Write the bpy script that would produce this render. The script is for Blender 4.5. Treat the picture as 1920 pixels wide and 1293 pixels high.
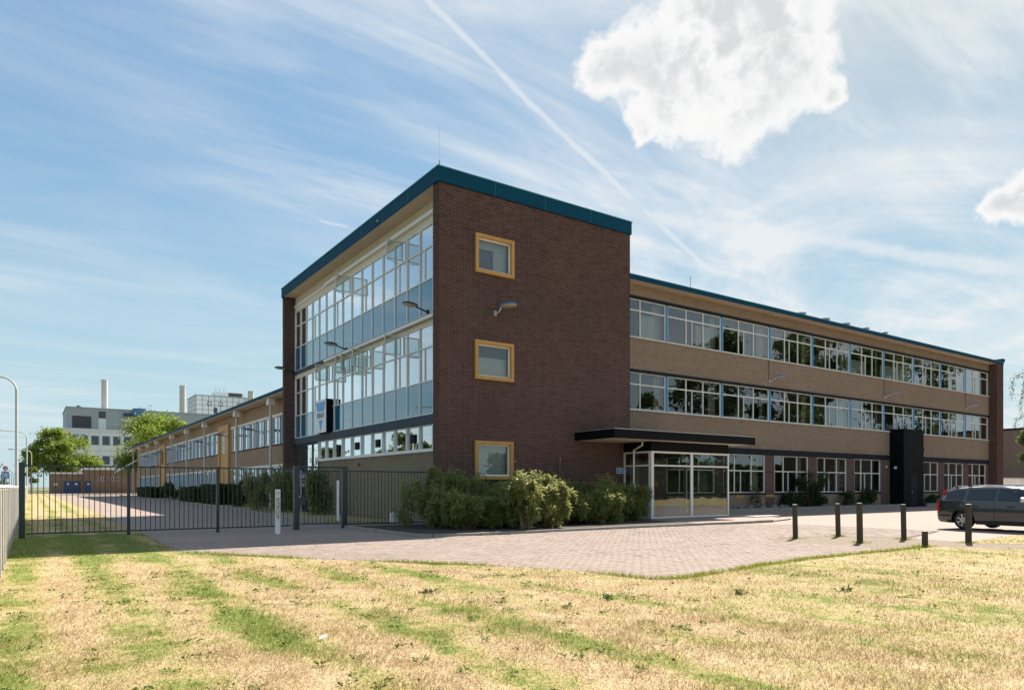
import bpy, bmesh, math, random
import numpy as np
from mathutils import Vector, Matrix

random.seed(7)
RNG = np.random.default_rng(11)
SC = bpy.context.scene
for o in list(bpy.data.objects):
    bpy.data.objects.remove(o)
COL = SC.collection

# ------------------------------------------------------------------ camera
CAMP = (-12.20, -22.41, 1.40)
cam_d = bpy.data.cameras.new('camera')
cam = bpy.data.objects.new('camera', cam_d)
COL.objects.link(cam)
cam.location = CAMP
cam.rotation_euler = (math.radians(90), 0, math.radians(-34.535))
cam_d.sensor_width = 36.0
cam_d.lens = 24.58
cam_d.shift_y = 0.1383
cam_d.clip_start = 0.05
cam_d.clip_end = 6000
SC.camera = cam

# ------------------------------------------------------------------ light and exposure
SUN = Vector((0.98, 0.43, 1.0)).normalized()          # towards the sun
SUN_EL = math.asin(SUN.z)
SKY_STRENGTH = 0.15
sun_d = bpy.data.lights.new('sun', 'SUN')
sun_d.energy = 3.2
sun_d.angle = math.radians(0.53)
sun_d.color = (1.0, 0.93, 0.82)
sun = bpy.data.objects.new('sun', sun_d)
COL.objects.link(sun)
sun.rotation_euler = (-SUN).to_track_quat('-Z', 'Y').to_euler()
sun.location = (60, 30, 60)

SC.render.engine = 'CYCLES'
SC.view_settings.view_transform = 'Standard'
SC.view_settings.look = 'None'
SC.view_settings.gamma = 1.0
SC.view_settings.exposure = 1.82
SC.view_settings.use_curve_mapping = False
SC.cycles.max_bounces = 8
SC.cycles.transparent_max_bounces = 24

# ------------------------------------------------------------------ world: sky, cirrus, cumulus, contrails
world = bpy.data.worlds.new('World')
SC.world = world
world.use_nodes = True
NT = world.node_tree
NT.nodes.clear()


class Nodes:
    def __init__(s, tree):
        s.t = tree

    def new(s, typ, **kw):
        n = s.t.nodes.new(typ)
        for k, v in kw.items():
            setattr(n, k, v)
        return n

    def put(s, sock, v):
        if isinstance(v, bpy.types.NodeSocket):
            s.t.links.new(v, sock)
        elif v is not None:
            sock.default_value = v

    def m(s, op, a, b=None, c=None, clamp=False):
        n = s.new('ShaderNodeMath', operation=op, use_clamp=clamp)
        s.put(n.inputs[0], a); s.put(n.inputs[1], b); s.put(n.inputs[2], c)
        return n.outputs[0]

    def v(s, op, a, b=None):
        n = s.new('ShaderNodeVectorMath', operation=op)
        s.put(n.inputs[0], a); s.put(n.inputs[1], b)
        return n.outputs['Value'] if op in ('DOT_PRODUCT', 'DISTANCE', 'LENGTH') else n.outputs[0]

    def scale(s, a, k):
        n = s.new('ShaderNodeVectorMath', operation='SCALE')
        s.put(n.inputs[0], a); s.put(n.inputs['Scale'], k)
        return n.outputs[0]

    def noise(s, vec, scale, detail=6, rough=.55, dist=0.0):
        n = s.new('ShaderNodeTexNoise')
        s.put(n.inputs['Vector'], vec)
        n.inputs['Scale'].default_value = scale
        n.inputs['Detail'].default_value = detail
        n.inputs['Roughness'].default_value = rough
        n.inputs['Distortion'].default_value = dist
        return n.outputs['Fac']

    def smooth(s, x, a, b, lo=0.0, hi=1.0):
        n = s.new('ShaderNodeMapRange', interpolation_type='SMOOTHSTEP')
        s.put(n.inputs['Value'], x)
        n.inputs['From Min'].default_value = a; n.inputs['From Max'].default_value = b
        n.inputs['To Min'].default_value = lo; n.inputs['To Max'].default_value = hi
        return n.outputs[0]

    def mix(s, f, a, b):
        n = s.new('ShaderNodeMix', data_type='RGBA')
        s.put(n.inputs['Factor'], f)
        s.put(n.inputs[6], a if isinstance(a, bpy.types.NodeSocket) else (*a, 1))
        s.put(n.inputs[7], b if isinstance(b, bpy.types.NodeSocket) else (*b, 1))
        return n.outputs[2]

    def mapping(s, vec, loc=(0, 0, 0), rot=(0, 0, 0), sc=(1, 1, 1)):
        n = s.new('ShaderNodeMapping')
        s.put(n.inputs['Vector'], vec)
        n.inputs['Location'].default_value = loc
        n.inputs['Rotation'].default_value = rot
        n.inputs['Scale'].default_value = sc
        return n.outputs[0]


w = Nodes(NT)
sky = w.new('ShaderNodeTexSky', sky_type='NISHITA')
sky.sun_disc = False
sky.sun_elevation = SUN_EL
sky.sun_rotation = math.atan2(SUN.x, SUN.y)
sky.altitude = 0
sky.air_density = 1.0
sky.dust_density = 0.6
sky.ozone_density = 1.0
D = w.new('ShaderNodeTexCoord').outputs['Generated']
sep = w.new('ShaderNodeSeparateXYZ')
w.put(sep.inputs[0], D)
zc = w.m('MAXIMUM', w.m('ADD', sep.outputs[2], 0.06), 0.03)
inv = w.m('DIVIDE', 1.0, zc)
pl = w.scale(D, inv)                                   # cloud layer coordinates, metres over height
plc = w.new('ShaderNodeCombineXYZ')
seppl = w.new('ShaderNodeSeparateXYZ'); w.put(seppl.inputs[0], pl)
w.put(plc.inputs[0], seppl.outputs[0]); w.put(plc.inputs[1], seppl.outputs[1])
P2 = plc.outputs[0]
upf = w.smooth(sep.outputs[2], 0.0, 0.10)
# thin cirrus veils, in two stretched layers
ci1 = w.noise(w.mapping(P2, (3.1, 1.7, 0), (0, 0, 0.35), (0.50, 0.95, 1)), 1.0, 9, .58, 1.1)
ci2 = w.noise(w.mapping(P2, (7.3, 4.2, 2), (0, 0, -0.75), (0.55, 2.2, 1)), 1.1, 9, .62, 0.6)
big = w.noise(w.mapping(P2, (1.4, 9.2, 5), (0, 0, 0), (0.35, 0.35, 1)), 1.0, 3, .5, 0.3)
sunside = w.smooth(w.v('DOT_PRODUCT', D, tuple(SUN)), 0.55, 1.0)
cir = w.m('ADD', w.m('MULTIPLY', w.smooth(ci1, 0.38, 0.74), 0.80), w.m('MULTIPLY', w.smooth(ci2, 0.40, 0.78), 0.60))
cir = w.m('MULTIPLY', cir, w.m('ADD', 0.36, w.m('ADD', w.m('MULTIPLY', w.smooth(big, 0.35, 0.7), 0.50), w.m('MULTIPLY', sunside, 1.7))))
cir = w.m('MULTIPLY', cir, upf, clamp=True)
# contrails: great circles, slightly wandering
wob = w.m('MULTIPLY', w.m('SUBTRACT', w.noise(D, 5.0, 3, .5), 0.5), 0.020)
fine = w.noise(D, 45.0, 6, .65)


def trail(nrm, mid, half, width, strength):
    off = w.m('ABSOLUTE', w.m('ADD', w.v('DOT_PRODUCT', D, nrm), wob))
    off = w.m('ADD', off, w.m('MULTIPLY', w.m('SUBTRACT', fine, 0.5), width * 1.3))
    line = w.smooth(off, width * 0.15, width, 1.0, 0.0)
    cd = w.v('DOT_PRODUCT', D, mid)
    lim = w.smooth(cd, math.cos(half), math.cos(half * 0.86))
    return w.m('MULTIPLY', w.m('MULTIPLY', line, lim), strength)


tr = trail((-0.325, 0.683, -0.655), (0.519, 0.707, 0.480), 0.185, 0.0058, 0.62)
tr = w.m('MAXIMUM', tr, trail((-0.288, 0.667, -0.687), (0.703, 0.634, 0.320), 0.080, 0.0050, 0.55))
tr = w.m('MAXIMUM', tr, trail((0.112, 0.380, -0.918), (0.811, 0.499, 0.306), 0.230, 0.0130, 0.62))
tr = w.m('MAXIMUM', tr, trail((0.019, 0.357, -0.934), (0.325, 0.881, 0.343), 0.032, 0.0028, 0.40))
# broad fan of cirrus to the sun side
fan = trail((0.348, 0.145, -0.926), (0.790, 0.480, 0.372), 0.42, 0.10, 0.85)
fan = w.m('MULTIPLY', fan, w.smooth(ci1, 0.30, 0.62))
veil = w.m('MAXIMUM', cir, fan)
veil = w.m('ADD', veil, w.m('MULTIPLY', tr, w.m('SUBTRACT', 1.0, veil)), clamp=True)
# cumulus: soft bodies broken up by noise; a few more stand outside this view
BL = [(0.5716,0.6414,0.5117,0.0376),(0.6059,0.6078,0.5132,0.0509),(0.6459,0.5600,0.5188,0.0700),(0.6885,0.5026,0.5228,0.0840),
      (0.7048,0.5370,0.4636,0.0626),(0.6541,0.5966,0.4650,0.0431),(0.7315,0.4765,0.4877,0.0477),(0.6344,0.5119,0.5793,0.0808),
      (0.6876,0.4543,0.5665,0.0625),(0.6216,0.6375,0.4552,0.0240),(0.7619,0.4601,0.4559,0.0180),
      (0.8861,0.3374,0.3178,0.0223),(0.8933,0.3145,0.3211,0.0321),(0.9046,0.2914,0.3112,0.0353),
      (-0.75,0.50,0.42,0.09),(-0.70,0.60,0.39,0.06),(-0.62,-0.60,0.50,0.10),(-0.10,-0.90,0.42,0.10),(0.02,-0.92,0.38,0.07),(0.62,-0.66,0.42,0.09)]
def warp(vec, scale, amp, det):
    nn = w.new('ShaderNodeTexNoise')
    w.put(nn.inputs['Vector'], vec)
    nn.inputs['Scale'].default_value = scale; nn.inputs['Detail'].default_value = det; nn.inputs['Roughness'].default_value = .6
    return w.scale(w.v('SUBTRACT', nn.outputs['Color'], (.5, .5, .5)), amp)


DW = w.v('ADD', w.v('ADD', D, warp(D, 7.0, .055, 3)), warp(D, 24.0, .040, 7))
lump = w.noise(D, 10.0, 9, .62, 0.3)
lump2 = w.noise(D, 34.0, 8, .65, 0.2)
body = None
for bx, by, bz, br in BL:
    dd = w.v('DISTANCE', DW if br > .012 else w.v('ADD', D, warp(D, 60.0, .012, 5)), (bx, by, bz))
    f = w.smooth(dd, 0.0, br * 1.62, 1.0, 0.0)
    f = w.m('MULTIPLY', f, f)
    body = f if body is None else w.m('ADD', body, f)
body = w.m('MINIMUM', body, 1.6)
lump3 = w.noise(D, 95.0, 6, .65, 0.1)
bil = w.m('ABSOLUTE', w.m('SUBTRACT', w.noise(D, 17.0, 4, .55, 0.2), 0.5))          # billows
dens = w.m('ADD', body, w.m('ADD', w.m('MULTIPLY', w.m('SUBTRACT', lump, 0.5), 0.55), w.m('MULTIPLY', w.m('SUBTRACT', lump2, 0.5), 0.70)))
dens = w.m('ADD', dens, w.m('ADD', w.m('MULTIPLY', w.m('SUBTRACT', lump3, 0.5), 0.35), w.m('MULTIPLY', w.m('SUBTRACT', 0.10, bil), 1.3)))
dens = w.m('MULTIPLY', dens, w.smooth(body, 0.02, 0.16))
cum = w.smooth(dens, 0.10, 0.56)
core = w.m('MULTIPLY', w.smooth(body, 0.45, 1.25), w.smooth(w.m('ADD', w.m('MULTIPLY', lump, .7), w.m('MULTIPLY', bil, 1.1)), .27, .50))
core = w.m('ADD', core, w.m('MULTIPLY', w.smooth(lump2, .45, .7), .12), clamp=True)
# colours (radiance before the background strength)
WHITE = (1.80, 1.80, 1.79)
VEIL = (1.60, 1.66, 1.70)
GREY = (1.32, 1.37, 1.38)
hzn = w.smooth(sep.outputs[2], 0.0, 0.42, 0.80, 0.0)
# the glare round the sun rolls off softly instead of clipping
lum = w.v('DOT_PRODUCT', sky.outputs[0], (.25, .55, .20))
roll = w.m('DIVIDE', 1.0, w.m('ADD', 1.0, w.m('DIVIDE', lum, 2.3)))
skyroll = w.scale(sky.outputs[0], roll)
skytint = w.v('MULTIPLY', skyroll, (.60, .695, .655))
skycol = w.mix(hzn, skytint, (1.06, 1.45, 1.65))
c1 = w.mix(w.m('MULTIPLY', veil, 0.92), skycol, VEIL)
c2 = w.mix(core, WHITE, GREY)
c3 = w.mix(cum, c1, c2)
bg = w.new('ShaderNodeBackground')
w.put(bg.inputs['Color'], c3)
bg.inputs['Strength'].default_value = SKY_STRENGTH
outw = w.new('ShaderNodeOutputWorld')
NT.links.new(bg.outputs[0], outw.inputs['Surface'])

# ------------------------------------------------------------------ helpers
def tag(o, label=None, cat=None, group=None, kind=None):
    if label: o['label'] = label
    if cat: o['category'] = cat
    if group: o['group'] = group
    if kind: o['kind'] = kind
    return o


def empty(name, loc=(0, 0, 0), rz=0.0, label=None, cat=None, group=None):
    o = bpy.data.objects.new(name, None)
    o.empty_display_size = 0.2
    o.location = loc
    o.rotation_euler = (0, 0, rz)
    COL.objects.link(o)
    return tag(o, label, cat, group)


def link(name, mesh, parent=None, loc=None):
    o = bpy.data.objects.new(name, mesh)
    COL.objects.link(o)
    if parent is not None:
        o.parent = parent
    if loc is not None:
        o.location = loc
    return o


def copy_tree(o, parent=None):
    c = o.copy()
    COL.objects.link(c)
    c.parent = parent
    for ch in list(o.children):
        copy_tree(ch, c)
    return c


class MB:
    """collects faces and links them as one mesh object"""
    def __init__(s):
        s.v = []; s.f = []

    def add(s, vs, fs):
        b = len(s.v)
        s.v.extend([tuple(p) for p in vs])
        s.f.extend([tuple(i + b for i in q) for q in fs])
        return s

    def box(s, x0, x1, y0, y1, z0, z1):
        if x0 > x1: x0, x1 = x1, x0
        if y0 > y1: y0, y1 = y1, y0
        if z0 > z1: z0, z1 = z1, z0
        return s.add([(x0, y0, z0), (x1, y0, z0), (x1, y1, z0), (x0, y1, z0), (x0, y0, z1), (x1, y0, z1), (x1, y1, z1), (x0, y1, z1)],
                     [(0, 3, 2, 1), (4, 5, 6, 7), (0, 1, 5, 4), (1, 2, 6, 5), (2, 3, 7, 6), (3, 0, 4, 7)])

    def cbox(s, x0, x1, y0, y1, z0, z1, c=0.02):
        """box with chamfered upright edges and top"""
        ring = [(x0 + c, y0), (x1 - c, y0), (x1, y0 + c), (x1, y1 - c), (x1 - c, y1), (x0 + c, y1), (x0, y1 - c), (x0, y0 + c)]
        inner = [(x0 + 2 * c, y0 + c), (x1 - 2 * c, y0 + c), (x1 - c, y0 + 2 * c), (x1 - c, y1 - 2 * c), (x1 - 2 * c, y1 - c), (x0 + 2 * c, y1 - c), (x0 + c, y1 - 2 * c), (x0 + c, y0 + 2 * c)]
        vs = [(x, y, z0) for x, y in ring] + [(x, y, z1 - c) for x, y in ring] + [(x, y, z1) for x, y in inner]
        fs = [tuple(range(7, -1, -1)), tuple(range(16, 24))]
        for k in (0, 8):
            for i in range(8):
                j = (i + 1) % 8
                fs.append((k + i, k + j, k + 8 + j, k + 8 + i))
        return s.add(vs, fs)

    def bar(s, a, b, wdt, hgt=None, up=(0, 0, 1)):
        """rectangular bar between two points"""
        a = Vector(a); b = Vector(b)
        hgt = wdt if hgt is None else hgt
        d = (b - a).normalized()
        u = Vector(up)
        if abs(d.dot(u)) > 0.98:
            u = Vector((0, 1, 0))
        sx = d.cross(u).normalized() * wdt * .5
        sy = sx.cross(d).normalized() * hgt * .5
        vs = []
        for p in (a, b):
            for i, j in ((-1, -1), (1, -1), (1, 1), (-1, 1)):
                vs.append(p + sx * i + sy * j)
        return s.add(vs, [(3, 2, 1, 0), (4, 5, 6, 7), (0, 1, 5, 4), (1, 2, 6, 5), (2, 3, 7, 6), (3, 0, 4, 7)])

    def tube(s, pts, rad, n=8, cap=True):
        pts = [Vector(p) for p in pts]
        if not isinstance(rad, (list, tuple)):
            rad = [rad] * len(pts)
        vs = []; fs = []
        ref = Vector((0.31, 0.17, 0.93)).normalized()
        for i, p in enumerate(pts):
            d = (pts[min(i + 1, len(pts) - 1)] - pts[max(i - 1, 0)]).normalized()
            r = ref if abs(d.dot(ref)) < .97 else Vector((1, 0, 0))
            a = d.cross(r).normalized(); b = d.cross(a)
            for k in range(n):
                t = 2 * math.pi * k / n
                vs.append(p + (a * math.cos(t) + b * math.sin(t)) * rad[i])
        for i in range(len(pts) - 1):
            for k in range(n):
                j = (k + 1) % n
                fs.append((i * n + k, i * n + j, (i + 1) * n + j, (i + 1) * n + k))
        if cap:
            fs.append(tuple(range(n - 1, -1, -1)))
            fs.append(tuple((len(pts) - 1) * n + k for k in range(n)))
        return s.add(vs, fs)

    def lathe(s, prof, n=16, at=(0, 0, 0), cap=True):
        """profile of (radius, z)"""
        vs = []; fs = []
        for r, z in prof:
            for k in range(n):
                t = 2 * math.pi * k / n
                vs.append((at[0] + r * math.cos(t), at[1] + r * math.sin(t), at[2] + z))
        for i in range(len(prof) - 1):
            for k in range(n):
                j = (k + 1) % n
                fs.append((i * n + k, i * n + j, (i + 1) * n + j, (i + 1) * n + k))
        if cap:
            fs.append(tuple(range(n - 1, -1, -1)))
            fs.append(tuple((len(prof) - 1) * n + k for k in range(n)))
        return s.add(vs, fs)

    def prism(s, poly, z0, z1):
        n = len(poly)
        vs = [(x, y, z0) for x, y in poly] + [(x, y, z1) for x, y in poly]
        fs = [tuple(range(n - 1, -1, -1)), tuple(range(n, 2 * n))]
        for i in range(n):
            j = (i + 1) % n
            fs.append((i, j, n + j, n + i))
        return s.add(vs, fs)

    def build(s, name, mat, parent=None, loc=None, smooth=False):
        me = bpy.data.meshes.new(name)
        me.from_pydata(s.v, [], s.f)
        me.update()
        me.materials.append(mat)
        if smooth:
            me.polygons.foreach_set('use_smooth', [True] * len(me.polygons))
            me.set_sharp_from_angle(angle=math.radians(38))
        return link(name, me, parent, loc)


def np_mesh(name, verts, nper, mat, parent=None, faces=None):
    """mesh from an (N, nper, 3) array of separate polygons, or with shared faces per piece"""
    verts = np.asarray(verts, dtype=np.float32)
    n = verts.shape[0]
    me = bpy.data.meshes.new(name)
    if faces is None:
        faces = [tuple(range(nper))]
    nl = sum(len(f) for f in faces)
    idx = np.concatenate([np.array(f) for f in faces])
    loops = (np.arange(n)[:, None] * nper + idx[None, :]).ravel()
    cnt = np.array([len(f) for f in faces])
    tot = np.tile(cnt, n)
    start = np.concatenate([[0], np.cumsum(tot)[:-1]])
    me.vertices.add(n * nper)
    me.vertices.foreach_set('co', verts.reshape(-1))
    me.loops.add(n * nl)
    me.loops.foreach_set('vertex_index', loops.astype(np.int32))
    me.polygons.add(n * len(faces))
    me.polygons.foreach_set('loop_start', start.astype(np.int32))
    me.polygons.foreach_set('loop_total', tot.astype(np.int32))
    me.update(calc_edges=True)
    me.validate()
    me.shade_flat()
    me.materials.append(mat)
    return link(name, me, parent)


# ------------------------------------------------------------------ materials
def base_mat(name):
    m = bpy.data.materials.new(name)
    m.use_nodes = True
    t = m.node_tree
    t.nodes.clear()
    n = Nodes(t)
    out = n.new('ShaderNodeOutputMaterial')
    return m, n, out


def principled(n, col, rough, metal=0.0, spec=0.5):
    p = n.new('ShaderNodeBsdfPrincipled')
    n.put(p.inputs['Base Color'], col if isinstance(col, bpy.types.NodeSocket) else (*col, 1))
    n.put(p.inputs['Roughness'], rough)
    p.inputs['Metallic'].default_value = metal
    p.inputs['Specular IOR Level'].default_value = spec
    return p


def bumped(n, p, h, strength, dist):
    b = n.new('ShaderNodeBump')
    b.inputs['Strength'].default_value = strength
    b.inputs['Distance'].default_value = dist
    n.put(b.inputs['Height'], h)
    n.put(p.inputs['Normal'], b.outputs[0])


def mul(c, k):
    return tuple(min(1.0, a * k) for a in c)


def paint(name, col, rough=.5, var=.18, scale=2.0, metal=0.0, spec=.5, dirt=0.0, bump=0.0, stretch=(1, 1, 1)):
    """painted or plain surface with soft tonal variation, grime and fine relief"""
    m, n, out = base_mat(name)
    geo = n.new('ShaderNodeNewGeometry').outputs['Position']
    v = n.mapping(geo, sc=stretch)
    a = n.noise(v, scale, 6, .6)
    b = n.noise(v, scale * 9, 5, .6)
    f = n.m('ADD', n.m('MULTIPLY', a, .65), n.m('MULTIPLY', b, .35))
    c = n.mix(n.smooth(f, .3, .7), mul(col, 1 - var), mul(col, 1 + var))
    if dirt:
        d = n.smooth(n.noise(n.mapping(geo, sc=(1.5, 1.5, .35)), 1.3, 8, .65), .52, .75, 0, dirt)
        c = n.mix(d, c, mul(col, .45))
    p = principled(n, c, n.smooth(b, .2, .8, max(0.02, rough - .08), min(1, rough + .08)), metal, spec)
    if bump:
        bumped(n, p, b, bump, .01)
    n.t.links.new(p.outputs[0], out.inputs[0])
    return m


def islands(name, cols, rough=.85, stain=.25, scale=.8, bump=.3, spec=.3):
    """each separate piece (brick, paver, leaf) takes its own tone"""
    m, n, out = base_mat(name)
    g = n.new('ShaderNodeNewGeometry')
    r = n.new('ShaderNodeValToRGB')
    r.color_ramp.interpolation = 'LINEAR'
    el = r.color_ramp.elements
    k = len(cols)
    while len(el) < k:
        el.new(.5)
    for i, c in enumerate(cols):
        el[i].position = i / max(1, k - 1)
        el[i].color = (*c, 1)
    n.put(r.inputs[0], g.outputs['Random Per Island'])
    pos = g.outputs['Position']
    big = n.noise(pos, scale, 5, .6)
    sm = n.noise(pos, 60, 4, .6)
    c = n.mix(n.smooth(big, .35, .7, 0, stain), r.outputs[0], mul(cols[0], .6))
    streak = n.smooth(n.noise(n.mapping(pos, sc=(1.6, 1.6, .10)), 1.1, 6, .65), .52, .78, 0, stain)
    c = n.mix(streak, c, n.mix(.5, c, mul(cols[0], .45)))
    c = n.mix(n.m('MULTIPLY', sm, .25), c, mul(cols[-1], 1.15))
    p = principled(n, c, rough, 0, spec)
    bumped(n, p, sm, bump, .004)
    n.t.links.new(p.outputs[0], out.inputs[0])
    return m


def glass(name, tint=(.80, .86, .84), boost=1.9, ior=1.5, wave=.012, solid=False):
    m, n, out = base_mat(name)
    fr = n.new('ShaderNodeFresnel'); fr.inputs['IOR'].default_value = ior
    f = n.m('MULTIPLY', fr.outputs[0], boost, clamp=True)
    tr = n.new('ShaderNodeBsdfDiffuse' if solid else 'ShaderNodeBsdfTransparent'); tr.inputs[0].default_value = (*tint, 1)
    gl = n.new('ShaderNodeBsdfGlossy'); gl.inputs['Roughness'].default_value = .004
    gl.inputs['Color'].default_value = (.97, .99, 1, 1)
    pos = n.new('ShaderNodeNewGeometry').outputs['Position']
    b = n.new('ShaderNodeBump'); b.inputs['Strength'].default_value = .35; b.inputs['Distance'].default_value = wave
    n.put(b.inputs['Height'], n.noise(pos, .9, 2, .5))
    n.put(gl.inputs['Normal'], b.outputs[0])
    mx = n.new('ShaderNodeMixShader')
    n.put(mx.inputs[0], f)
    n.t.links.new(tr.outputs[0], mx.inputs[1]); n.t.links.new(gl.outputs[0], mx.inputs[2])
    n.t.links.new(mx.outputs[0], out.inputs[0])
    return m


def leafmat(name, cols, trans=.35, rough=.57, scale=1.2, spec=.18):
    m, n, out = base_mat(name)
    g = n.new('ShaderNodeNewGeometry')
    r = n.new('ShaderNodeValToRGB')
    el = r.color_ramp.elements
    while len(el) < len(cols):
        el.new(.5)
    for i, c in enumerate(cols):
        el[i].position = i / max(1, len(cols) - 1); el[i].color = (*c, 1)
    big = n.noise(g.outputs['Position'], scale, 4, .6)
    n.put(r.inputs[0], n.m('ADD', n.m('MULTIPLY', g.outputs['Random Per Island'], .6), n.m('MULTIPLY', big, .4)))
    p = principled(n, r.outputs[0], rough, 0, spec)
    tl = n.new('ShaderNodeBsdfTranslucent')
    n.put(tl.inputs[0], n.mix(.5, r.outputs[0], mul(cols[-1], 1.6)))
    mx = n.new('ShaderNodeMixShader'); mx.inputs[0].default_value = trans
    n.t.links.new(p.outputs[0], mx.inputs[1]); n.t.links.new(tl.outputs[0], mx.inputs[2])
    n.t.links.new(mx.outputs[0], out.inputs[0])
    return m


def lawnmat(name, blades=False):
    m, n, out = base_mat(name)
    g = n.new('ShaderNodeNewGeometry')
    pos = g.outputs['Position']
    flat = n.mapping(pos, sc=(1, 1, 0))
    streak = n.noise(n.mapping(flat, rot=(0, 0, .12), sc=(1.0, .28, 0)), .75, 6, .62, .5)
    patch = n.noise(flat, .55, 8, .68, .4)
    tuft = n.noise(flat, 5.5, 6, .7)
    finen = n.noise(flat, 26, 4, .7)
    f = n.m('ADD', n.m('ADD', n.m('MULTIPLY', streak, .34), n.m('MULTIPLY', patch, .30)), n.m('ADD', n.m('MULTIPLY', tuft, .16), n.m('MULTIPLY', n.noise(flat, 2.6, 7, .66, .6), .20)))
    dry = n.mix(n.smooth(n.noise(flat, 2.2, 6, .65), .3, .7), (.385, .275, .15), (.60, .475, .30))
    dry = n.mix(n.smooth(finen, .35, .75), n.mix(.5, dry, (.30, .20, .085)), dry)
    grn = n.mix(n.smooth(finen, .3, .7), (.105, .14, .025), (.225, .255, .06))
    if blades:
        r = g.outputs['Random Per Island']
        f = n.m('ADD', f, n.m('MULTIPLY', n.m('SUBTRACT', r, .5), .10))
        dry = n.mix(r, n.mix(.14, dry, (.30, .2, .08)), n.mix(.22, dry, (.66, .52, .31)))
        grn = n.mix(r, grn, n.mix(.4, grn, (.25, .30, .07)))
    # greener strip beside the fence gate and along the paving edge
    sp = n.new('ShaderNodeSeparateXYZ'); n.put(sp.inputs[0], pos)
    rowv = n.m('SINE', n.m('MULTIPLY', n.m('ADD', sp.outputs[0], n.m('MULTIPLY', n.m('SUBTRACT', patch, .5), .9)), 5.98))
    rowv = n.m('MULTIPLY', rowv, n.smooth(sp.outputs[0], -9.5, -3.0, .048, .010))
    f = n.m('ADD', f, rowv)
    gate = n.smooth(n.v('DISTANCE', n.mapping(pos, sc=(1, .75, 0)), (-11.0, -1.6, 0)), 1.6, 5.5, .09, 0)
    f = n.m('ADD', f, gate)
    g0 = n.smooth(n.m('ADD', f, n.m('MULTIPLY', n.m('SUBTRACT', finen, .5), .10)), .500, .590)
    yel = n.mix(n.smooth(finen, .3, .7), (.27, .235, .075), (.46, .40, .15))
    g1 = n.smooth(n.m('ADD', f, n.m('MULTIPLY', n.m('SUBTRACT', finen, .5), .12)), .445, .545, 0, .62)
    c = n.mix(g0, n.mix(g1, dry, yel), grn)
    p = principled(n, c, .95, 0, .15)
    if blades:
        tl = n.new('ShaderNodeBsdfTranslucent'); n.put(tl.inputs[0], c)
        mx = n.new('ShaderNodeMixShader'); mx.inputs[0].default_value = .3
        n.t.links.new(p.outputs[0], mx.inputs[1]); n.t.links.new(tl.outputs[0], mx.inputs[2])
        n.t.links.new(mx.outputs[0], out.inputs[0])
    else:
        bumped(n, p, n.m('ADD', n.m('MULTIPLY', tuft, .6), n.m('MULTIPLY', finen, .6)), .9, .05)
        n.t.links.new(p.outputs[0], out.inputs[0])
    return m


def brickpattern(name, c1, c2, mort, bw, bh, ms=.012, axis='xz', rough=.9):
    m, n, out = base_mat(name)
    pos = n.new('ShaderNodeNewGeometry').outputs['Position']
    sp = n.new('ShaderNodeSeparateXYZ'); n.put(sp.inputs[0], pos)
    cb = n.new('ShaderNodeCombineXYZ')
    ix = {'x': 0, 'y': 1, 'z': 2}
    n.put(cb.inputs[0], sp.outputs[ix[axis[0]]]); n.put(cb.inputs[1], sp.outputs[ix[axis[1]]])
    b = n.new('ShaderNodeTexBrick')
    n.put(b.inputs['Vector'], cb.outputs[0])
    b.inputs['Color1'].default_value = (*c1, 1); b.inputs['Color2'].default_value = (*c2, 1); b.inputs['Mortar'].default_value = (*mort, 1)
    b.inputs['Scale'].default_value = 1.0; b.inputs['Mortar Size'].default_value = ms
    b.inputs['Brick Width'].default_value = bw; b.inputs['Row Height'].default_value = bh
    big = n.noise(pos, .5, 5, .6)
    c = n.mix(n.smooth(big, .35, .7, 0, .35), b.outputs[0], mul(c1, .75))
    p = principled(n, c, rough, 0, .25)
    bumped(n, p, b.outputs['Fac'], -.4, .01)
    n.t.links.new(p.outputs[0], out.inputs[0])
    return m


M = {}
M['brick_dark'] = islands('dark_brick', [(.046, .020, .018), (.072, .031, .027), (.092, .040, .034), (.070, .040, .031), (.110, .050, .042)], .85, .42, .30, spec=.15)
M['mortar_dark'] = paint('dark_mortar', (.245, .190, .172), .95, .15, 3)
M['brick_tan'] = islands('tan_brick', [(.235, .172, .122), (.28, .208, .148), (.31, .232, .166), (.27, .208, .156), (.34, .26, .188)], .88, .25, .35)
M['mortar_tan'] = paint('tan_mortar', (.29, .21, .15), .95, .15, 3)
M['brick_olive'] = islands('olive_brick', [(.205, .160, .098), (.24, .188, .118), (.275, .21, .135), (.25, .20, .14)], .9, .25, .4)
M['brick_purple'] = islands('purple_brick', [(.080, .042, .045), (.115, .062, .064), (.14, .082, .08), (.10, .06, .07)], .9, .25, .4)
M['mortar_olive'] = paint('olive_mortar', (.27, .23, .17), .95, .15, 3)
M['teal'] = paint('teal_paint', (.0008, .056, .104), .65, .10, .8, spec=.12, dirt=.15)
M['teal_edge'] = paint('teal_trim', (.02, .20, .26), .35, .1, 1)
M['cream'] = paint('cream_paint', (.66, .58, .46), .6, .06, .6, dirt=.2)
M['soffit'] = paint('soffit_board', (.54, .455, .36), .75, .10, .8, dirt=.2)
M['white'] = paint('white_paint', (.74, .73, .69), .45, .05, 2, dirt=.15)
M['offwhite'] = paint('aged_white_paint', (.60, .59, .53), .5, .08, 2, dirt=.25)
M['beam'] = paint('slate_beam', (.048, .068, .088), .65, .15, .9, spec=.2, dirt=.2)
M['slate'] = paint('dark_slate_band', (.014, .020, .028), .7, .15, .9, spec=.15)
M['black'] = paint('black_cladding', (.004, .005, .0065), .6, .2, .9, spec=.12)
M['ochre'] = paint('ochre_paint', (.50, .265, .065), .5, .10, 2, dirt=.2)
M['blue'] = paint('blue_paint', (.035, .235, .50), .42, .10, 2, dirt=.15)
M['pipe'] = paint('pale_pipe', (.52, .50, .46), .5, .08, 3)
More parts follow.
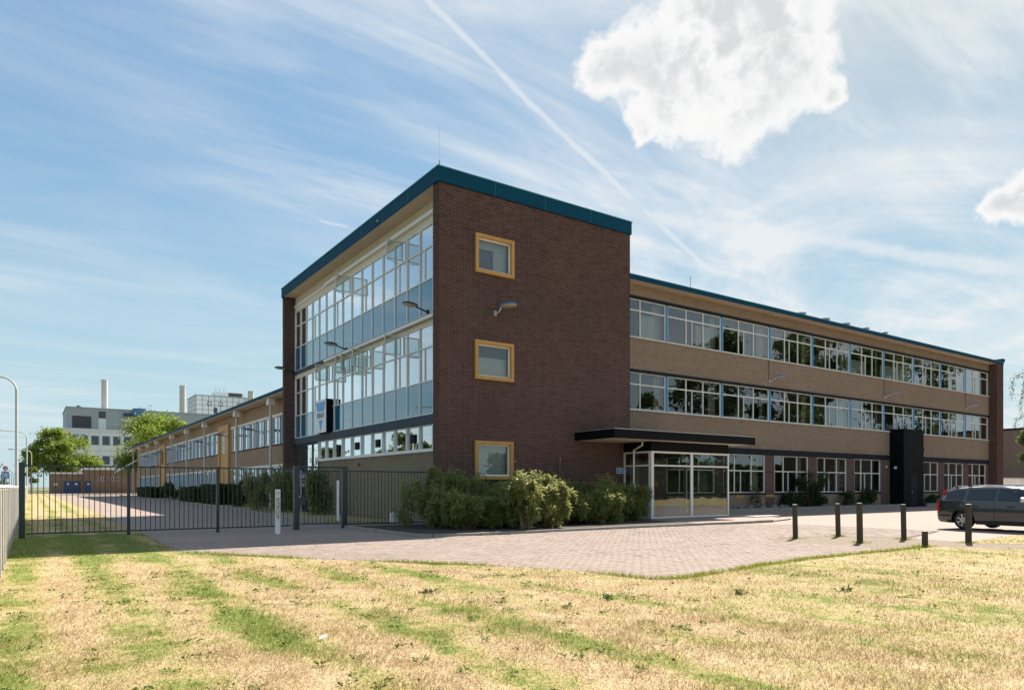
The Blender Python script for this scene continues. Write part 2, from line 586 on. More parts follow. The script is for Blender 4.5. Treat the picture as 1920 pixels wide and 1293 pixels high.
M['steel'] = paint('galvanised_steel', (.45, .46, .47), .45, .12, 4, metal=.6)
M['gate'] = paint('gate_paint', (.012, .030, .036), .4, .15, 3)
M['pane'] = glass('window_glass', (.66, .72, .68), 2.7)
M['pane_left'] = glass('curtain_wall_glass', (.36, .46, .52), 6.5)
M['spandrel'] = glass('blue_spandrel_glass', (.020, .150, .250), 2.2, solid=True)
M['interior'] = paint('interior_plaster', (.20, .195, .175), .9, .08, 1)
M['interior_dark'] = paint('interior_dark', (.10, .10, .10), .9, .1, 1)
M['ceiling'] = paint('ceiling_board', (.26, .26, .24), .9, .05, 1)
M['curtain'] = paint('cream_curtain', (.50, .47, .38), .9, .08, 8, stretch=(1, 1, .05))
M['blind'] = paint('white_blind', (.72, .74, .74), .8, .04, 6)
M['roof'] = paint('roof_felt', (.10, .10, .10), .95, .2, 1)
M['lamp_dark'] = paint('lamp_shell', (.030, .034, .036), .45, .1, 5)
M['lamp_glass'] = paint('lamp_diffuser', (.42, .37, .29), .25, .08, 5)
M['lamp_blue'] = paint('blue_lamp_shell', (.03, .24, .50), .35, .08, 5)
M['soil'] = paint('bed_soil', (.045, .035, .026), .98, .4, 9, bump=.8)
M['kerb'] = paint('concrete_kerb', (.30, .27, .23), .9, .18, 4, bump=.3, dirt=.3)
M['concrete'] = paint('concrete', (.44, .41, .37), .85, .14, 3, bump=.2, dirt=.3)
M['rock'] = paint('rock', (.20, .19, .18), .9, .35, 6, bump=.6)
M['gravel'] = paint('gravel_path', (.20, .150, .105), .98, .35, 14, bump=.9)
M['asphalt'] = paint('asphalt', (.055, .055, .055), .95, .2, 6, bump=.3)
M['paver'] = islands('clay_paver', [(.282, .220, .184), (.300, .234, .198), (.316, .248, .210), (.296, .236, .202), (.328, .260, .224)], .92, .25, .35, spec=.12)
M['paver_far'] = brickpattern('far_paving', (.315, .24, .203), (.35, .268, .228), (.26, .20, .17), .21, .105, .008, 'xy')
M['joint_sand'] = paint('joint_sand', (.272, .212, .176), .98, .25, 8)
M['lawn'] = lawnmat('dry_lawn')
M['blades'] = lawnmat('grass_blades', True)
M['ground'] = paint('far_ground', (.13, .13, .06), .98, .3, .05)
M['wood'] = paint('weathered_post', (.060, .052, .030), .85, .30, 14, bump=.5, stretch=(1, 1, .15))
M['bark'] = paint('bark', (.085, .065, .048), .95, .3, 8, bump=.8, stretch=(1, 1, .3))
M['leaf_bamboo'] = leafmat('bamboo_leaf', [(.050, .085, .016), (.100, .150, .030), (.150, .205, .046), (.21, .24, .075), (.32, .28, .12)], .45, .34, spec=.5)
M['leaf_tree'] = leafmat('tree_leaf', [(.055, .100, .012), (.110, .170, .020), (.165, .225, .030), (.23, .28, .05)], .5)
M['leaf_mirror'] = leafmat('park_tree_leaf', [(.028, .050, .012), (.052, .084, .018), (.085, .120, .026)], .3)
M['leaf_hedge'] = leafmat('hedge_leaf', [(.014, .032, .009), (.032, .060, .014), (.060, .092, .020)], .28)
M['leaf_core'] = paint('dark_filler', (.014, .020, .008), .95, .4, 5)  # for the solid filler box inside hedges, no twigs modelled
M['leaf_lime'] = leafmat('lime_leaf', [(.10, .14, .012), (.17, .20, .02), (.24, .26, .03)], .4)
M['leaf_birch'] = leafmat('birch_leaf', [(.04, .06, .02), (.07, .10, .03), (.11, .14, .05)], .4)
M['cane'] = paint('bamboo_cane', (.20, .165, .06), .6, .2, 8)
M['grey_clad'] = paint('grey_cladding', (.36, .40, .41), .6, .05, .3, stretch=(8, 1, .02))
M['pale_clad'] = paint('pale_cladding', (.80, .80, .78), .6, .04, .3)
M['far_dark'] = paint('dark_louvre', (.06, .065, .075), .5, .1, 1)
M['far_glass'] = paint('far_window_glass', (.03, .05, .075), .05, .1, .1, spec=.8)
M['tile_white'] = paint('white_tower_panel', (.82, .86, .88), .3, .03, .2, spec=.6)
M['far_blue'] = paint('blue_drum', (.08, .20, .38), .35, .1, 1)
M['chimney'] = paint('chimney_concrete', (.52, .48, .44), .8, .06, .5)
M['shed'] = brickpattern('shed_brick', (.20, .125, .085), (.25, .16, .105), (.24, .18, .14), .24, .075)
M['lowbrick'] = brickpattern('low_wing_brick', (.31, .205, .135), (.37, .25, .165), (.33, .25, .18), .277, .0717, .012, 'yz')
M['annex'] = brickpattern('annex_brick', (.17, .125, .095), (.20, .15, .11), (.20, .16, .125), .277, .0717, .012, 'yz')
M['door_blue'] = paint('blue_door', (.015, .050, .13), .5, .1, 2)
M['sign_white'] = paint('sign_white', (.75, .76, .77), .35, .02, 2)
M['sign_blue'] = paint('sign_blue', (.05, .27, .62), .35, .03, 2)
M['sign_text'] = paint('sign_text', (.03, .03, .035), .5, .05, 2)
M['red'] = paint('red_paint', (.45, .03, .03), .4, .08, 3)
M['litter'] = paint('paper_litter', (.75, .73, .68), .8, .05, 5)

# ------------------------------------------------------------------ ground, lawn, paving
def poly_sheet(name, pts, z, mat, kind='structure', parent=None):
    me = bpy.data.meshes.new(name)
    me.from_pydata([(x, y, z) for x, y in pts], [], [tuple(range(len(pts)))])
    me.update()
    me.materials.append(mat)
    o = link(name, me, parent)
    if kind and parent is None:
        o['kind'] = kind
    return o


def inside(px, py, poly):
    px = np.asarray(px); py = np.asarray(py)
    res = np.zeros(px.shape, bool)
    n = len(poly)
    for i in range(n):
        x1, y1 = poly[i]; x2, y2 = poly[(i + 1) % n]
        if y1 == y2:
            continue
        c = ((y1 > py) != (y2 > py)) & (px < (x2 - x1) * (py - y1) / (y2 - y1) + x1)
        res ^= c
    return res


poly_sheet('ground', [(-2500, -2500), (2500, -2500), (2500, 2500), (-2500, 2500)], -0.06, M['ground'])
EDGE = [(-9.30, 170), (-9.28, 60), (-9.25, 20), (-9.40, 5), (-9.44, 0.2), (-9.52, -4.5), (-9.50, -5.9), (-9.15, -6.85), (-8.57, -7.77), (-7.36, -9.48), (-5.96, -11.33),
        (-5.10, -12.54), (-4.66, -13.45), (-4.58, -14.2), (-4.48, -14.8), (-4.13, -15.05), (-3.22, -14.96), (-1.43, -14.66),
        (0.49, -14.47), (2.36, -14.46), (3.30, -14.52), (5.10, -14.45), (6.20, -16.0), (6.9, -18.0), (6.9, -60)]
LAWN = [(-12.75, 170)] + EDGE + [(-12.75, -60)]
ISLAND = [(6.95, -14.55), (8.1, -14.3), (10.5, -14.06), (14, -14.0), (60, -14.0), (60, -60), (8.5, -60), (8.5, -18.0), (7.8, -15.5)]
GRAVEL = [(4.2, -10.75), (5.3, -11.0), (6.4, -11.2), (7.7, -12.7), (7.3, -14.4), (7.9, -15.5), (8.7, -18.2), (8.7, -30), (6.7, -30), (6.1, -16), (5.0, -14.3), (3.3, -14.35), (4.0, -13.2), (3.3, -11.6)]


def lawn_sheet(name, poly):
    """slightly uneven lawn: a triangulated sheet"""
    bm = bmesh.new()
    vs = [bm.verts.new((x, y, 0.0)) for x, y in poly]
    bm.faces.new(vs)
    bmesh.ops.triangulate(bm, faces=bm.faces[:])
    me = bpy.data.meshes.new(name)
    bm.to_mesh(me); bm.free()
    me.materials.append(M['lawn'])
    o = link(name, me)
    o['kind'] = 'structure'
    return o


def bevel_poly(p):
    return p


lawn_sheet('lawn', LAWN)
lawn_sheet('lawn', ISLAND)
gp = poly_sheet('gravel_path', GRAVEL, -0.004, M['gravel'])
paving = poly_sheet('paving', [(-9.6, -16.5), (80, -16.5), (80, 170), (-9.6, 170)], -0.022, M['paver_far'])

# real clay pavers over the near forecourt, with open joints
PAVE = [(-9.5, -3.2)] + EDGE[5:22] + [(3.3, -14.35), (4.0, -13.2), (3.3, -11.6), (4.2, -10.75), (5.3, -11.0), (6.4, -11.2), (7.7, -12.7), (11.5, -11.8), (11.5, -7.0), (9.5, -5.5), (6, -5.35), (2, -5.35), (-1.5, -5.4), (-3.55, -4.9), (-3.45, -3.2)]
poly_sheet('joint_bed', PAVE, -0.0035, M['joint_sand'], parent=paving)


def pavers():
    cells = []
    L, Wd, j = .208, .104, .004
    # left zone: long side along the facade; right zone: laid the other way, divided by a border course
    def split(x):
        return -11.52 + (x + 4.21) * (0.43 / 7.95)
    for iy in range(int(16 / Wd)):
        y = -15.4 + iy * Wd
        off = (iy % 2) * L / 2
        for ix in range(int(22 / L)):
            x = -9.8 + ix * L + off
            cells.append((x, y, L - j, Wd - j, 0))
    a = np.array(cells)
    a = a[(a[:, 1] > split(a[:, 0]) + .05)]
    cells = []
    for ix in range(int(22 / Wd)):
        x = -9.8 + ix * Wd
        off = (ix % 2) * L / 2
        for iy in range(int(6 / L)):
            y = -15.6 + iy * L + off
            cells.append((x, y, Wd - j, L - j, 0))
    b = np.array(cells)
    b = b[(b[:, 1] + L < split(b[:, 0]) - .06)]
    c = np.array([(-9.6 + k * Wd, split(-9.6 + k * Wd) - .165, Wd - j, L - j, 0) for k in range(int(20 / Wd))])
    a = np.concatenate([a, b, c])
    cx = a[:, 0] + a[:, 2] / 2; cy = a[:, 1] + a[:, 3] / 2
    ok = inside(cx, cy, PAVE)
    return a[ok], cx[ok], cy[ok]


pa, pcx, pcy = pavers()
tilt = RNG.normal(0, .0012, (len(pa), 4))
hgt = .0008 + RNG.normal(0, .0008, len(pa))


def paver_verts(a, t, h):
    x0, y0 = a[:, 0], a[:, 1]; x1 = x0 + a[:, 2]; y1 = y0 + a[:, 3]
    c = .002
    V = np.zeros((len(a), 8, 3))
    for k, (xx, yy, cx_, cy_) in enumerate(((x0, y0, 1, 1), (x1, y0, -1, 1), (x1, y1, -1, -1), (x0, y1, 1, -1))):
        V[:, k, 0] = xx; V[:, k, 1] = yy; V[:, k, 2] = -.006
        V[:, 4 + k, 0] = xx + c * cx_; V[:, 4 + k, 1] = yy + c * cy_; V[:, 4 + k, 2] = h + t[:, k]
    return V


PF = [(4, 5, 6, 7), (0, 1, 5, 4), (1, 2, 6, 5), (2, 3, 7, 6), (3, 0, 4, 7)]
PV = paver_verts(pa, tilt, hgt)
dist = (pcx - CAMP[0]) ** 2 + (pcy - CAMP[1]) ** 2
order = np.argsort(dist)
near, rest = order[:300], order[300:]
np_mesh('paver_field', PV[rest], 8, M['paver'], paving, PF)['kind'] = 'stuff'
for i in near:
    me = bpy.data.meshes.new('paver')
    ctr = PV[i].mean(0); ctr[2] = 0
    me.from_pydata([tuple(p) for p in (PV[i] - ctr)], [], PF)
    me.update(); me.materials.append(M['paver'])
    link('paver', me, paving, tuple(ctr))

# road and verge beyond the left fence
poly_sheet('verge', [(-17.5, -60), (-12.75, -60), (-12.75, 400), (-17.5, 400)], -0.012, M['ground'])
poly_sheet('road', [(-26, -200), (-17.5, -200), (-17.5, 900), (-26, 900)], -0.008, M['asphalt'])

# raised platform, bed and kerbs round the corner block
PLAT = [(-3.3, 0.6), (-3.25, -2.4), (-3.3, -4.5), (-2.9, -5.0), (-1.5, -5.2), (5.4, -5.15), (9.2, -5.25), (12.3, -5.2), (14.8, -4.4), (15.6, -2.6), (15.6, 3.4), (0.2, 3.4), (0.2, 0.6)]
mb = MB(); mb.prism(PLAT, -.05, .035)
plat = mb.build('entrance_platform', M['paver_far']); plat['kind'] = 'structure'
mb = MB(); mb.prism([(-3.15, 0.5), (-3.1, -2.4), (-3.15, -4.4), (-2.8, -4.85), (-1.5, -5.05), (5.4, -5.0), (8.3, -4.9), (8.5, -2.0), (8.8, -0.0), (.2, -.0), (.2, .5)], .03, .052)
bed = mb.build('planting_bed', M['soil']); bed['kind'] = 'structure'
kb = empty('kerb', (0, 0, 0)); kb['kind'] = 'structure'


def kerb_run(pts, parent, wd=.12, z0=-.05, z1=.075, seg=1.0):
    for (x0, y0), (x1, y1) in zip(pts[:-1], pts[1:]):
        L = math.hypot(x1 - x0, y1 - y0)
        n = max(1, round(L / seg))
        for k in range(n):
            a = k / n; b = (k + 1) / n - .008 / L
            ax, ay = x0 + (x1 - x0) * a, y0 + (y1 - y0) * a
            bx, by = x0 + (x1 - x0) * b, y0 + (y1 - y0) * b
            dx, dy = (bx - ax), (by - ay)
            ll = math.hypot(dx, dy); nx, ny = -dy / ll * wd / 2, dx / ll * wd / 2
            m = MB(); q = random.uniform(-.006, .006)
            m.prism([(ax + nx, ay + ny), (ax - nx, ay - ny), (bx - nx, by - ny), (bx + nx, by + ny)][::1], z0, z1 + q)
            m.build('kerb_stone', M['kerb'], parent)


kerb_run([(-3.32, 0.5), (-3.27, -2.4), (-3.32, -4.5), (-2.92, -5.02), (-1.5, -5.22), (5.4, -5.17), (9.2, -5.27), (12.3, -5.22)], kb)
# kerb of the bed along the low wing
BEDL = [(-2.9, 3.5), (-2.6, 12), (-1.4, 30), (-.9, 60), (-.6, 104)]
mb = MB(); mb.prism([(-2.85, 3.5), (-2.5, 12), (-1.3, 30), (-.8, 60), (-.5, 104), (3, 104), (3, 19.2), (.3, 19.0), (.3, 3.5)], -.05, .03)
bl = mb.build('planting_bed', M['lawn']); bl['kind'] = 'structure'
kb2 = empty('kerb', (0, 0, 0)); kb2['kind'] = 'structure'
kerb_run(BEDL, kb2, .14, -.05, .09, 1.6)
# raised bed along the three-storey wing
mb = MB(); mb.prism([(15.7, 2.36), (37.9, 2.36), (37.9, 3.4), (15.7, 3.4)], -.05, .16)
mb.prism([(41.3, 2.36), (56.5, 2.36), (56.5, 3.4), (41.3, 3.4)], -.05, .16)
rb = mb.build('planting_bed', M['soil']); rb['kind'] = 'structure'
kb3 = empty('kerb', (0, 0, 0)); kb3['kind'] = 'structure'
kerb_run([(15.7, 2.3), (37.9, 2.3)], kb3, .12, -.05, .20, 2.0)
kerb_run([(41.3, 2.3), (56.5, 2.3)], kb3, .12, -.05, .20, 2.0)

# ------------------------------------------------------------------ brickwork and wall builders
COURSE, PITCH, JOINT = .0717, .277, .017


def brick_field(parent, mat, origin, u, n, u0, u1, z0, z1, holes=(), proud=.007, name='bricks', course=COURSE, pitch=PITCH):
    """individual bricks standing proud of the mortar plane; origin + s*u + z"""
    out = []
    rows = int(round((z1 - z0) / course))
    for r in range(rows):
        a = z0 + r * course; b = a + course - JOINT
        zm = (a + b) / 2
        cuts = [(h[0], h[1]) for h in holes if h[2] - .01 < zm < h[3] + .01]
        s = u0 - (r % 2) * pitch / 2 - random.uniform(0, .004)
        while s < u1:
            segs = [(max(s, u0), min(s + pitch - JOINT, u1))]
            for c0, c1 in cuts:
                nn = []
                for p, q in segs:
                    if q <= c0 or p >= c1:
                        nn.append((p, q))
                    else:
                        if p < c0: nn.append((p, c0))
                        if q > c1: nn.append((c1, q))
                segs = nn
            for p, q in segs:
                if q - p > .02:
                    out.append((p, q, a, b))
            s += pitch
    A = np.array(out)
    u = np.array(u, float); n = np.array(n, float); o = np.array(origin, float); zz = np.array((0, 0, 1.0))
    pr = proud + RNG.normal(0, .002, len(A))
    V = np.zeros((len(A), 8, 3))
    for k, (i, j) in enumerate(((0, 2), (1, 2), (1, 3), (0, 3))):
        base = o + A[:, i:i + 1] * u + A[:, j:j + 1] * zz
        V[:, k] = base - n * .004
        V[:, 4 + k] = base + n * pr[:, None]
    f = PF
    if np.dot(np.cross(u, zz), n) < 0:
        f = [tuple(reversed(q)) for q in PF]
    ob = np_mesh(name, V, 8, mat, parent, f)
    ob['kind'] = 'stuff'
    return ob


def cells(a0, a1, b0, b1, holes):
    """rectangles left over round rectangular holes"""
    xs = sorted({a0, a1, *[h[0] for h in holes], *[h[1] for h in holes]})
    zs = sorted({b0, b1, *[h[2] for h in holes], *[h[3] for h in holes]})
    xs = [x for x in xs if a0 <= x <= a1]; zs = [z for z in zs if b0 <= z <= b1]
    for x0, x1 in zip(xs[:-1], xs[1:]):
        for z0, z1 in zip(zs[:-1], zs[1:]):
            xm, zm = (x0 + x1) / 2, (z0 + z1) / 2
            if not any(h[0] < xm < h[1] and h[2] < zm < h[3] for h in holes):
                yield x0, x1, z0, z1


def pane_y(parent, x0, x1, z0, z1, y, mat, name='pane', wob=.003):
    """glass pane in a wall that faces -y, a hair out of true"""
    d = [random.uniform(-wob, wob) for _ in range(3)]
    m = MB()
    m.add([(x0, y + d[0], z0), (x1, y + d[1], z0), (x1, y + d[1] + d[2], z1), (x0, y + d[0] + d[2], z1)], [(0, 1, 2, 3)])
    return m.build(name, mat, parent)


def pane_x(parent, y0, y1, z0, z1, x, mat, name='pane', wob=.0035):
    d = [random.uniform(-wob, wob) for _ in range(3)]
    m = MB()
    m.add([(x + d[0], y0, z0), (x + d[0] + d[2], y0, z1), (x + d[1] + d[2], y1, z1), (x + d[1], y1, z0)], [(0, 1, 2, 3)])
    return m.build(name, mat, parent)


# ------------------------------------------------------------------ corner block
G = .656
BX, BY, BH = 9.515, 19.11, 13.04
block = empty('office_block', (0, 0, 0), 0, 'dark brick three-storey corner block with teal roof edge and glazed left side', 'building')
HOLES = [(1.54, 3.26, 9.48, 10.90), (1.52, 3.24, 5.47, 6.90), (1.52, 3.22, 1.70, 3.12)]
mb = MB()
for c in cells(0, BX, 0.0, 12.47, HOLES):
    mb.box(c[0], c[1], 0, .45, c[2], c[3])
ew = mb.build('end_wall', M['mortar_dark'], block)
brick_field(ew, M['brick_dark'], (0, 0, 0), (1, 0, 0), (0, -1, 0), -.011, BX + .011, 0.0, 12.47, HOLES)
brick_field(ew, M['brick_dark'], (0, 0, 0), (0, 1, 0), (-1, 0, 0), 0, .45, 0.0, 12.47, (), pitch=.225)
mb = MB(); mb.box(BX - .3, BX, .452, BY, 0, 12.46)
mb.build('side_wall', M['mortar_dark'], block)
mb = MB(); mb.box(0, BX - .302, 18.75, BY, 0, 12.46)
pier = mb.build('rear_wall', M['mortar_dark'], block)
brick_field(pier, M['brick_dark'], (0, 18.75, 0), (1, 0, 0), (0, -1, 0), -.011, G + .1, 0, 12.45, (), pitch=.30)
brick_field(pier, M['brick_dark'], (0, 18.75, 0), (0, 1, 0), (-1, 0, 0), 0, .36, 0, 12.45, (), pitch=.20)
# roof and fascia
mb = MB()
mb.box(-.06, BX + .06, -.06, -.03, 12.48, 13.00)
mb.box(-.06, -.03, -.028, BY + .06, 12.48, 13.00)
mb.box(-.028, BX + .06, BY + .03, BY + .06, 12.48, 13.00)
mb.box(BX + .03, BX + .06, -.028, BY + .028, 12.48, 13.00)
fas = mb.build('roof_fascia', M['teal'], block)
mb = MB()
mb.box(-.085, BX + .085, -.085, -.02, 13.002, 13.045)
mb.box(-.085, -.02, -.018, BY + .085, 13.002, 13.045)
mb.box(BX + .02, BX + .085, -.018, BY + .085, 13.002, 13.045)
mb.build('roof_edge_trim', M['teal_edge'], fas)
for k in range(1, 8):                                    # sheet joints of the fascia
    m = MB(); m.box(-.0645, -.0605, k * 2.4, k * 2.4 + .012, 12.48, 13.0); m.build('sheet_joint', M['teal_edge'], fas)
for k in range(1, 4):
    m = MB(); m.box(k * 2.4, k * 2.4 + .012, -.0645, -.0605, 12.48, 13.0); m.build('sheet_joint', M['teal_edge'], fas)
mb = MB(); mb.box(.0, BX, 0, BY, 12.60, 12.95)
mb.build('roof', M['roof'], block)
mb = MB(); mb.box(-.028, G + .2, .452, 18.748, 12.475, 12.55)
mb.build('soffit', M['soffit'], block)
# lightning rod at the corner, small stud on the fascia
mb = MB(); mb.tube([(.06, .06, 12.95), (.06, .06, 13.25)], .03, 6); mb.tube([(.06, .06, 13.2), (.06, .06, 14.55)], .007, 5)
mb.build('lightning_rod', M['steel'], block)
mb = MB(); mb.lathe([(.02, 0), (.035, .02), (.035, .05), (.01, .07)], 8, (-.10, 5.23, 12.62)); mb.build('fascia_stud', M['white'], fas)

# corrugated cream panel under the soffit
mb = MB()
y = .452
while y < 18.7:
    mb.box(G - .03, G + .03, y, y + .075, 12.04, 12.472)
    mb.box(G + .0, G + .03, y + .075, y + .115, 12.04, 12.472)
    y += .115
mb.build('corrugated_panel', M['cream'], block)
mb = MB()
mb.box(G - .20, G + .02, .452, 13.4, 11.90, 12.03)
mb.box(G - .10, G + .02, 13.402, 18.74, 11.90, 12.00)
mb.build('sunscreen_rail', M['white'], block)
mb = MB(); mb.box(G - .05, G + .06, .452, 18.745, 11.64, 11.898)
mb.build('window_head', M['cream'], block)
mb = MB(); mb.box(G - .13, G + .06, .452, 18.745, 7.93, 8.12)
mb.build('spandrel_beam', M['beam'], block)
mb = MB(); mb.box(G - .26, G - .132, .452, 13.3, 7.90, 8.02)
mb.build('sunscreen_rail', M['white'], block)
mb = MB(); mb.box(G - .05, G + .06, .452, 18.745, 7.74, 7.928)
mb.build('window_head', M['cream'], block)
mb = MB(); mb.box(G - .16, G + .06, .3, 18.745, 3.84, 4.20)
mb.build('spandrel_beam', M['beam'], block)

YB = [.455, 1.59, 2.72, 3.88, 5.06, 6.27, 7.48, 8.70, 9.94, 11.15, 12.34, 13.50, 14.62, 15.70, 16.73, 17.74, 18.74]
# which bays have a narrow side light in the middle pane (nearest the corner first)
SIDE = {1, 3, 6, 9, 12}
OPEN1 = {3: .25, 8: .0}
OPEN2 = {3: .45, 6: .35, 7: .55, 8: .05, 10: .5}


def bay_window(k, z0, zb, zc_, z1, opened):
    y0, y1 = YB[k], YB[k + 1]
    m = MB()
    w_ = .028
    m.box(G - .055, G + .04, y1 - w_, y1 + w_, z0 + .002, z1)                    # mullion
    if k == 0:
        m.box(G - .055, G + .04, y0, y0 + w_, z0 + .002, z1)
    m.box(G - .05, G + .03, y0 + .034, y1 - .034, z0, z0 + .05)
    m.box(G - .045, G + .03, y0 + .034, y1 - .034, zb - .022, zb + .022)
    m.box(G - .045, G + .03, y0 + .034, y1 - .034, zc_ - .022, zc_ + .022)
    m.box(G - .05, G + .03, y0 + .034, y1 - .034, z1 - .04, z1)
    ys = None
    if k in SIDE:
        ys = y0 + (y1 - y0) * .64
        m.box(G - .04, G + .028, ys - .018, ys + .018, zb + .024, zc_ - .024)
    win = m.build('window', M['white'], block)
    pane_x(win, y0 + .034, y1 - .034, z0 + .05, zb - .022, G - .012, M['spandrel'], 'spandrel_pane')
    if ys:
        pane_x(win, y0 + .034, ys - .018, zb + .022, zc_ - .022, G, M['pane_left'])
        pane_x(win, ys + .018, y1 - .034, zb + .022, zc_ - .022, G, M['pane_left'])
    else:
        pane_x(win, y0 + .034, y1 - .034, zb + .022, zc_ - .022, G, M['pane_left'])
    if k in opened:
        # top light swung out square to the wall
        yh = y0 + .06 + opened[k] * (y1 - y0 - .2)
        s = MB()
        xo, xi = G - .82, G - .06
        for a, b in ((zc_ + .03, zc_ + .075), (z1 - .085, z1 - .045)):
            s.box(xo, xi, yh, yh + .045, a, b)
        s.box(xo, xo + .05, yh + .001, yh + .044, zc_ + .076, z1 - .086)
        s.box(xi - .05, xi, yh + .001, yh + .044, zc_ + .076, z1 - .086)
        s.bar((xo + .05, yh + .02, zc_ + .02), (G - .03, yh + .42, zc_ + .03), .018)
        sash = s.build('open_sash', M['offwhite'], win)
        pane_y(win, xo + .05, xi - .05, zc_ + .075, z1 - .085, yh + .022, M['pane'], 'sash_pane')
        pane_x(win, y0 + .034, y1 - .034, zc_ + .022, z1 - .04, G, M['pane_left'])
    else:
        pane_x(win, y0 + .034, y1 - .034, zc_ + .022, z1 - .04, G, M['pane_left'])
    return win


for k in range(16):
    bay_window(k, 8.14, 9.51, 10.76, 11.638, OPEN1)
    bay_window(k, 4.22, 5.54, 6.86, 7.738, OPEN2)
# ground floor strip of windows over an olive brick apron
YG = [.455, 1.59, 2.72, 3.88, 5.06, 6.27, 7.48, 8.70, 9.94, 11.15, 12.34, 13.50, 14.62]
for k in range(12):
    y0, y1 = YG[k], YG[k + 1]
    m = MB()
    m.box(G - .08, G + .04, y1 - .04, y1 + .04, 2.84, 3.838)
    m.box(G - .07, G + .03, y0 + .042, y1 - .042, 2.84, 2.90)
    m.box(G - .05, G + .03, y0 + .042, y1 - .042, 3.79, 3.838)
    win = m.build('window', M['white'], block)
    pane_x(win, y0 + .04, y1 - .04, 2.90, 3.79, G, M['pane_left'])
    if k in (0, 2, 5, 7, 9):
        v = MB(); yc = y0 + .42; v.box(G - .055, G - .015, yc, yc + .40, 3.17, 3.52)
        for q in range(6):
            v.box(G - .062, G - .056, yc + .03, yc + .37, 3.19 + q * .052, 3.222 + q * .052)
        v.build('vent_fan', M['slate'], win)
mb = MB(); mb.box(G - .10, G + .10, .452, 14.66, 2.77, 2.838)
mb.build('window_sill', M['white'], block)
mb = MB(); mb.box(G, G + .2, .452, 14.66, 0, 2.768)
ap = mb.build('apron_wall', M['mortar_olive'], block)
brick_field(ap, M['brick_olive'], (G, 0, 0), (0, 1, 0), (-1, 0, 0), .452, 14.66, 0, 2.76)
# glazed doors at the rear of the left side
mb = MB()
for y in (14.72, 15.70, 16.73, 17.74, 18.70):
    mb.box(G - .05, G + .05, y - .045, y + .045, 0, 3.838)
for z in (.02, 2.2, 3.74):
    for a, b in ((14.766, 15.654), (15.746, 16.684), (16.776, 17.694), (17.786, 18.654)):
        mb.box(G - .045, G + .045, a, b, z, z + .09)
dr = mb.build('glazed_door', M['beam'], block)
for a, b in ((14.766, 15.654), (15.746, 16.684), (16.776, 17.694), (17.786, 18.654)):
    pane_x(dr, a, b, .11, 2.2, G, M['pane_left']); pane_x(dr, a, b, 2.29, 3.74, G, M['pane_left'])
# inside of the block
for z0, z1 in ((-.04, .0), (4.02, 4.14), (7.78, 7.9), (12.30, 12.46)):
    mb = MB(); mb.box(G + .08, BX - .32, .46, 18.74, z0, z1); mb.build('floor_slab', M['ceiling'], block)
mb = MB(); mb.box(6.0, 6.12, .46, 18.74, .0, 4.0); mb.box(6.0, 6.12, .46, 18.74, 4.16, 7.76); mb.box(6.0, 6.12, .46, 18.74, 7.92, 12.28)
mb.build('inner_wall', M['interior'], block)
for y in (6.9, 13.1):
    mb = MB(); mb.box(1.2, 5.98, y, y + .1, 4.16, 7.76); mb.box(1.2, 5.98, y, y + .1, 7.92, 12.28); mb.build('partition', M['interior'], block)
for (za, zb_, sel) in ((8.3, 11.5, (9, 10, 11, 12)), (4.4, 7.6, (2, 11, 13))):
    for k in sel:
        m = MB(); y = YB[k] + .08
        while y < YB[k + 1] - .1:
            m.box(G + .16, G + .175, y, y + .10, za + .9, zb_); y += .12
        m.build('blind', M['blind'], block)

# the three ochre framed windows in the end wall
for i, (x0, x1, z0, z1) in enumerate(HOLES):
    m = MB(); t = .13
    yo, yi = -.10, .18
    m.box(x0 - .02, x1 + .02, yo, yi, z1 - t + .02, z1 + .02)
    m.box(x0 - .02, x1 + .02, yo, yi, z0 - .02, z0 + t - .02)
    m.box(x0 - .02, x0 + t - .02, yo + .001, yi, z0 + t - .02, z1 - t + .02)
    m.box(x1 - t + .02, x1 + .02, yo + .001, yi, z0 + t - .02, z1 - t + .02)
    win = m.build('window', M['ochre'], block)
    a0, a1, b0, b1 = x0 + t - .018, x1 - t + .018, z0 + t - .018, z1 - t + .018
    m = MB(); s = .055
    m.box(a0, a1, .02, .12, b1 - s, b1); m.box(a0, a1, .02, .12, b0, b0 + s)
    m.box(a0, a0 + s, .021, .119, b0 + s, b1 - s); m.box(a1 - s, a1, .021, .119, b0 + s, b1 - s)
    m.build('sash', M['white'], win)
    pane_y(win, a0 + s, a1 - s, b0 + s, b1 - s, .07, M['pane'])
    m = MB()
    if i == 0:
        m.box(a0, a1, .30, .32, b1 - .30, b1); m.box(a0 + .9, a1, .33, .35, b0, b1)
    elif i == 1:
        m.box(a0, a1, .30, .32, b0, b0 + (b1 - b0) * .64)
    else:
        m.box(a0, a1, .25, .27, b0, b1)
    m.build('blind', M['blind'], win)
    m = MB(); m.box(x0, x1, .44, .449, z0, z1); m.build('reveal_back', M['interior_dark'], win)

# wall pole in the bed by the end wall
mb = MB(); mb.tube([(5.45, -.12, .05), (5.47, -.12, 1.6), (5.51, -.12, 2.42)], .014, 6); mb.lathe([(.012, 0), (.05, .05), (.06, .14), (.02, .19)], 8, (5.51, -.12, 2.42))
tag(mb.build('garden_stake', M['cane']), 'thin bamboo stake standing against the dark brick end wall', 'stake')

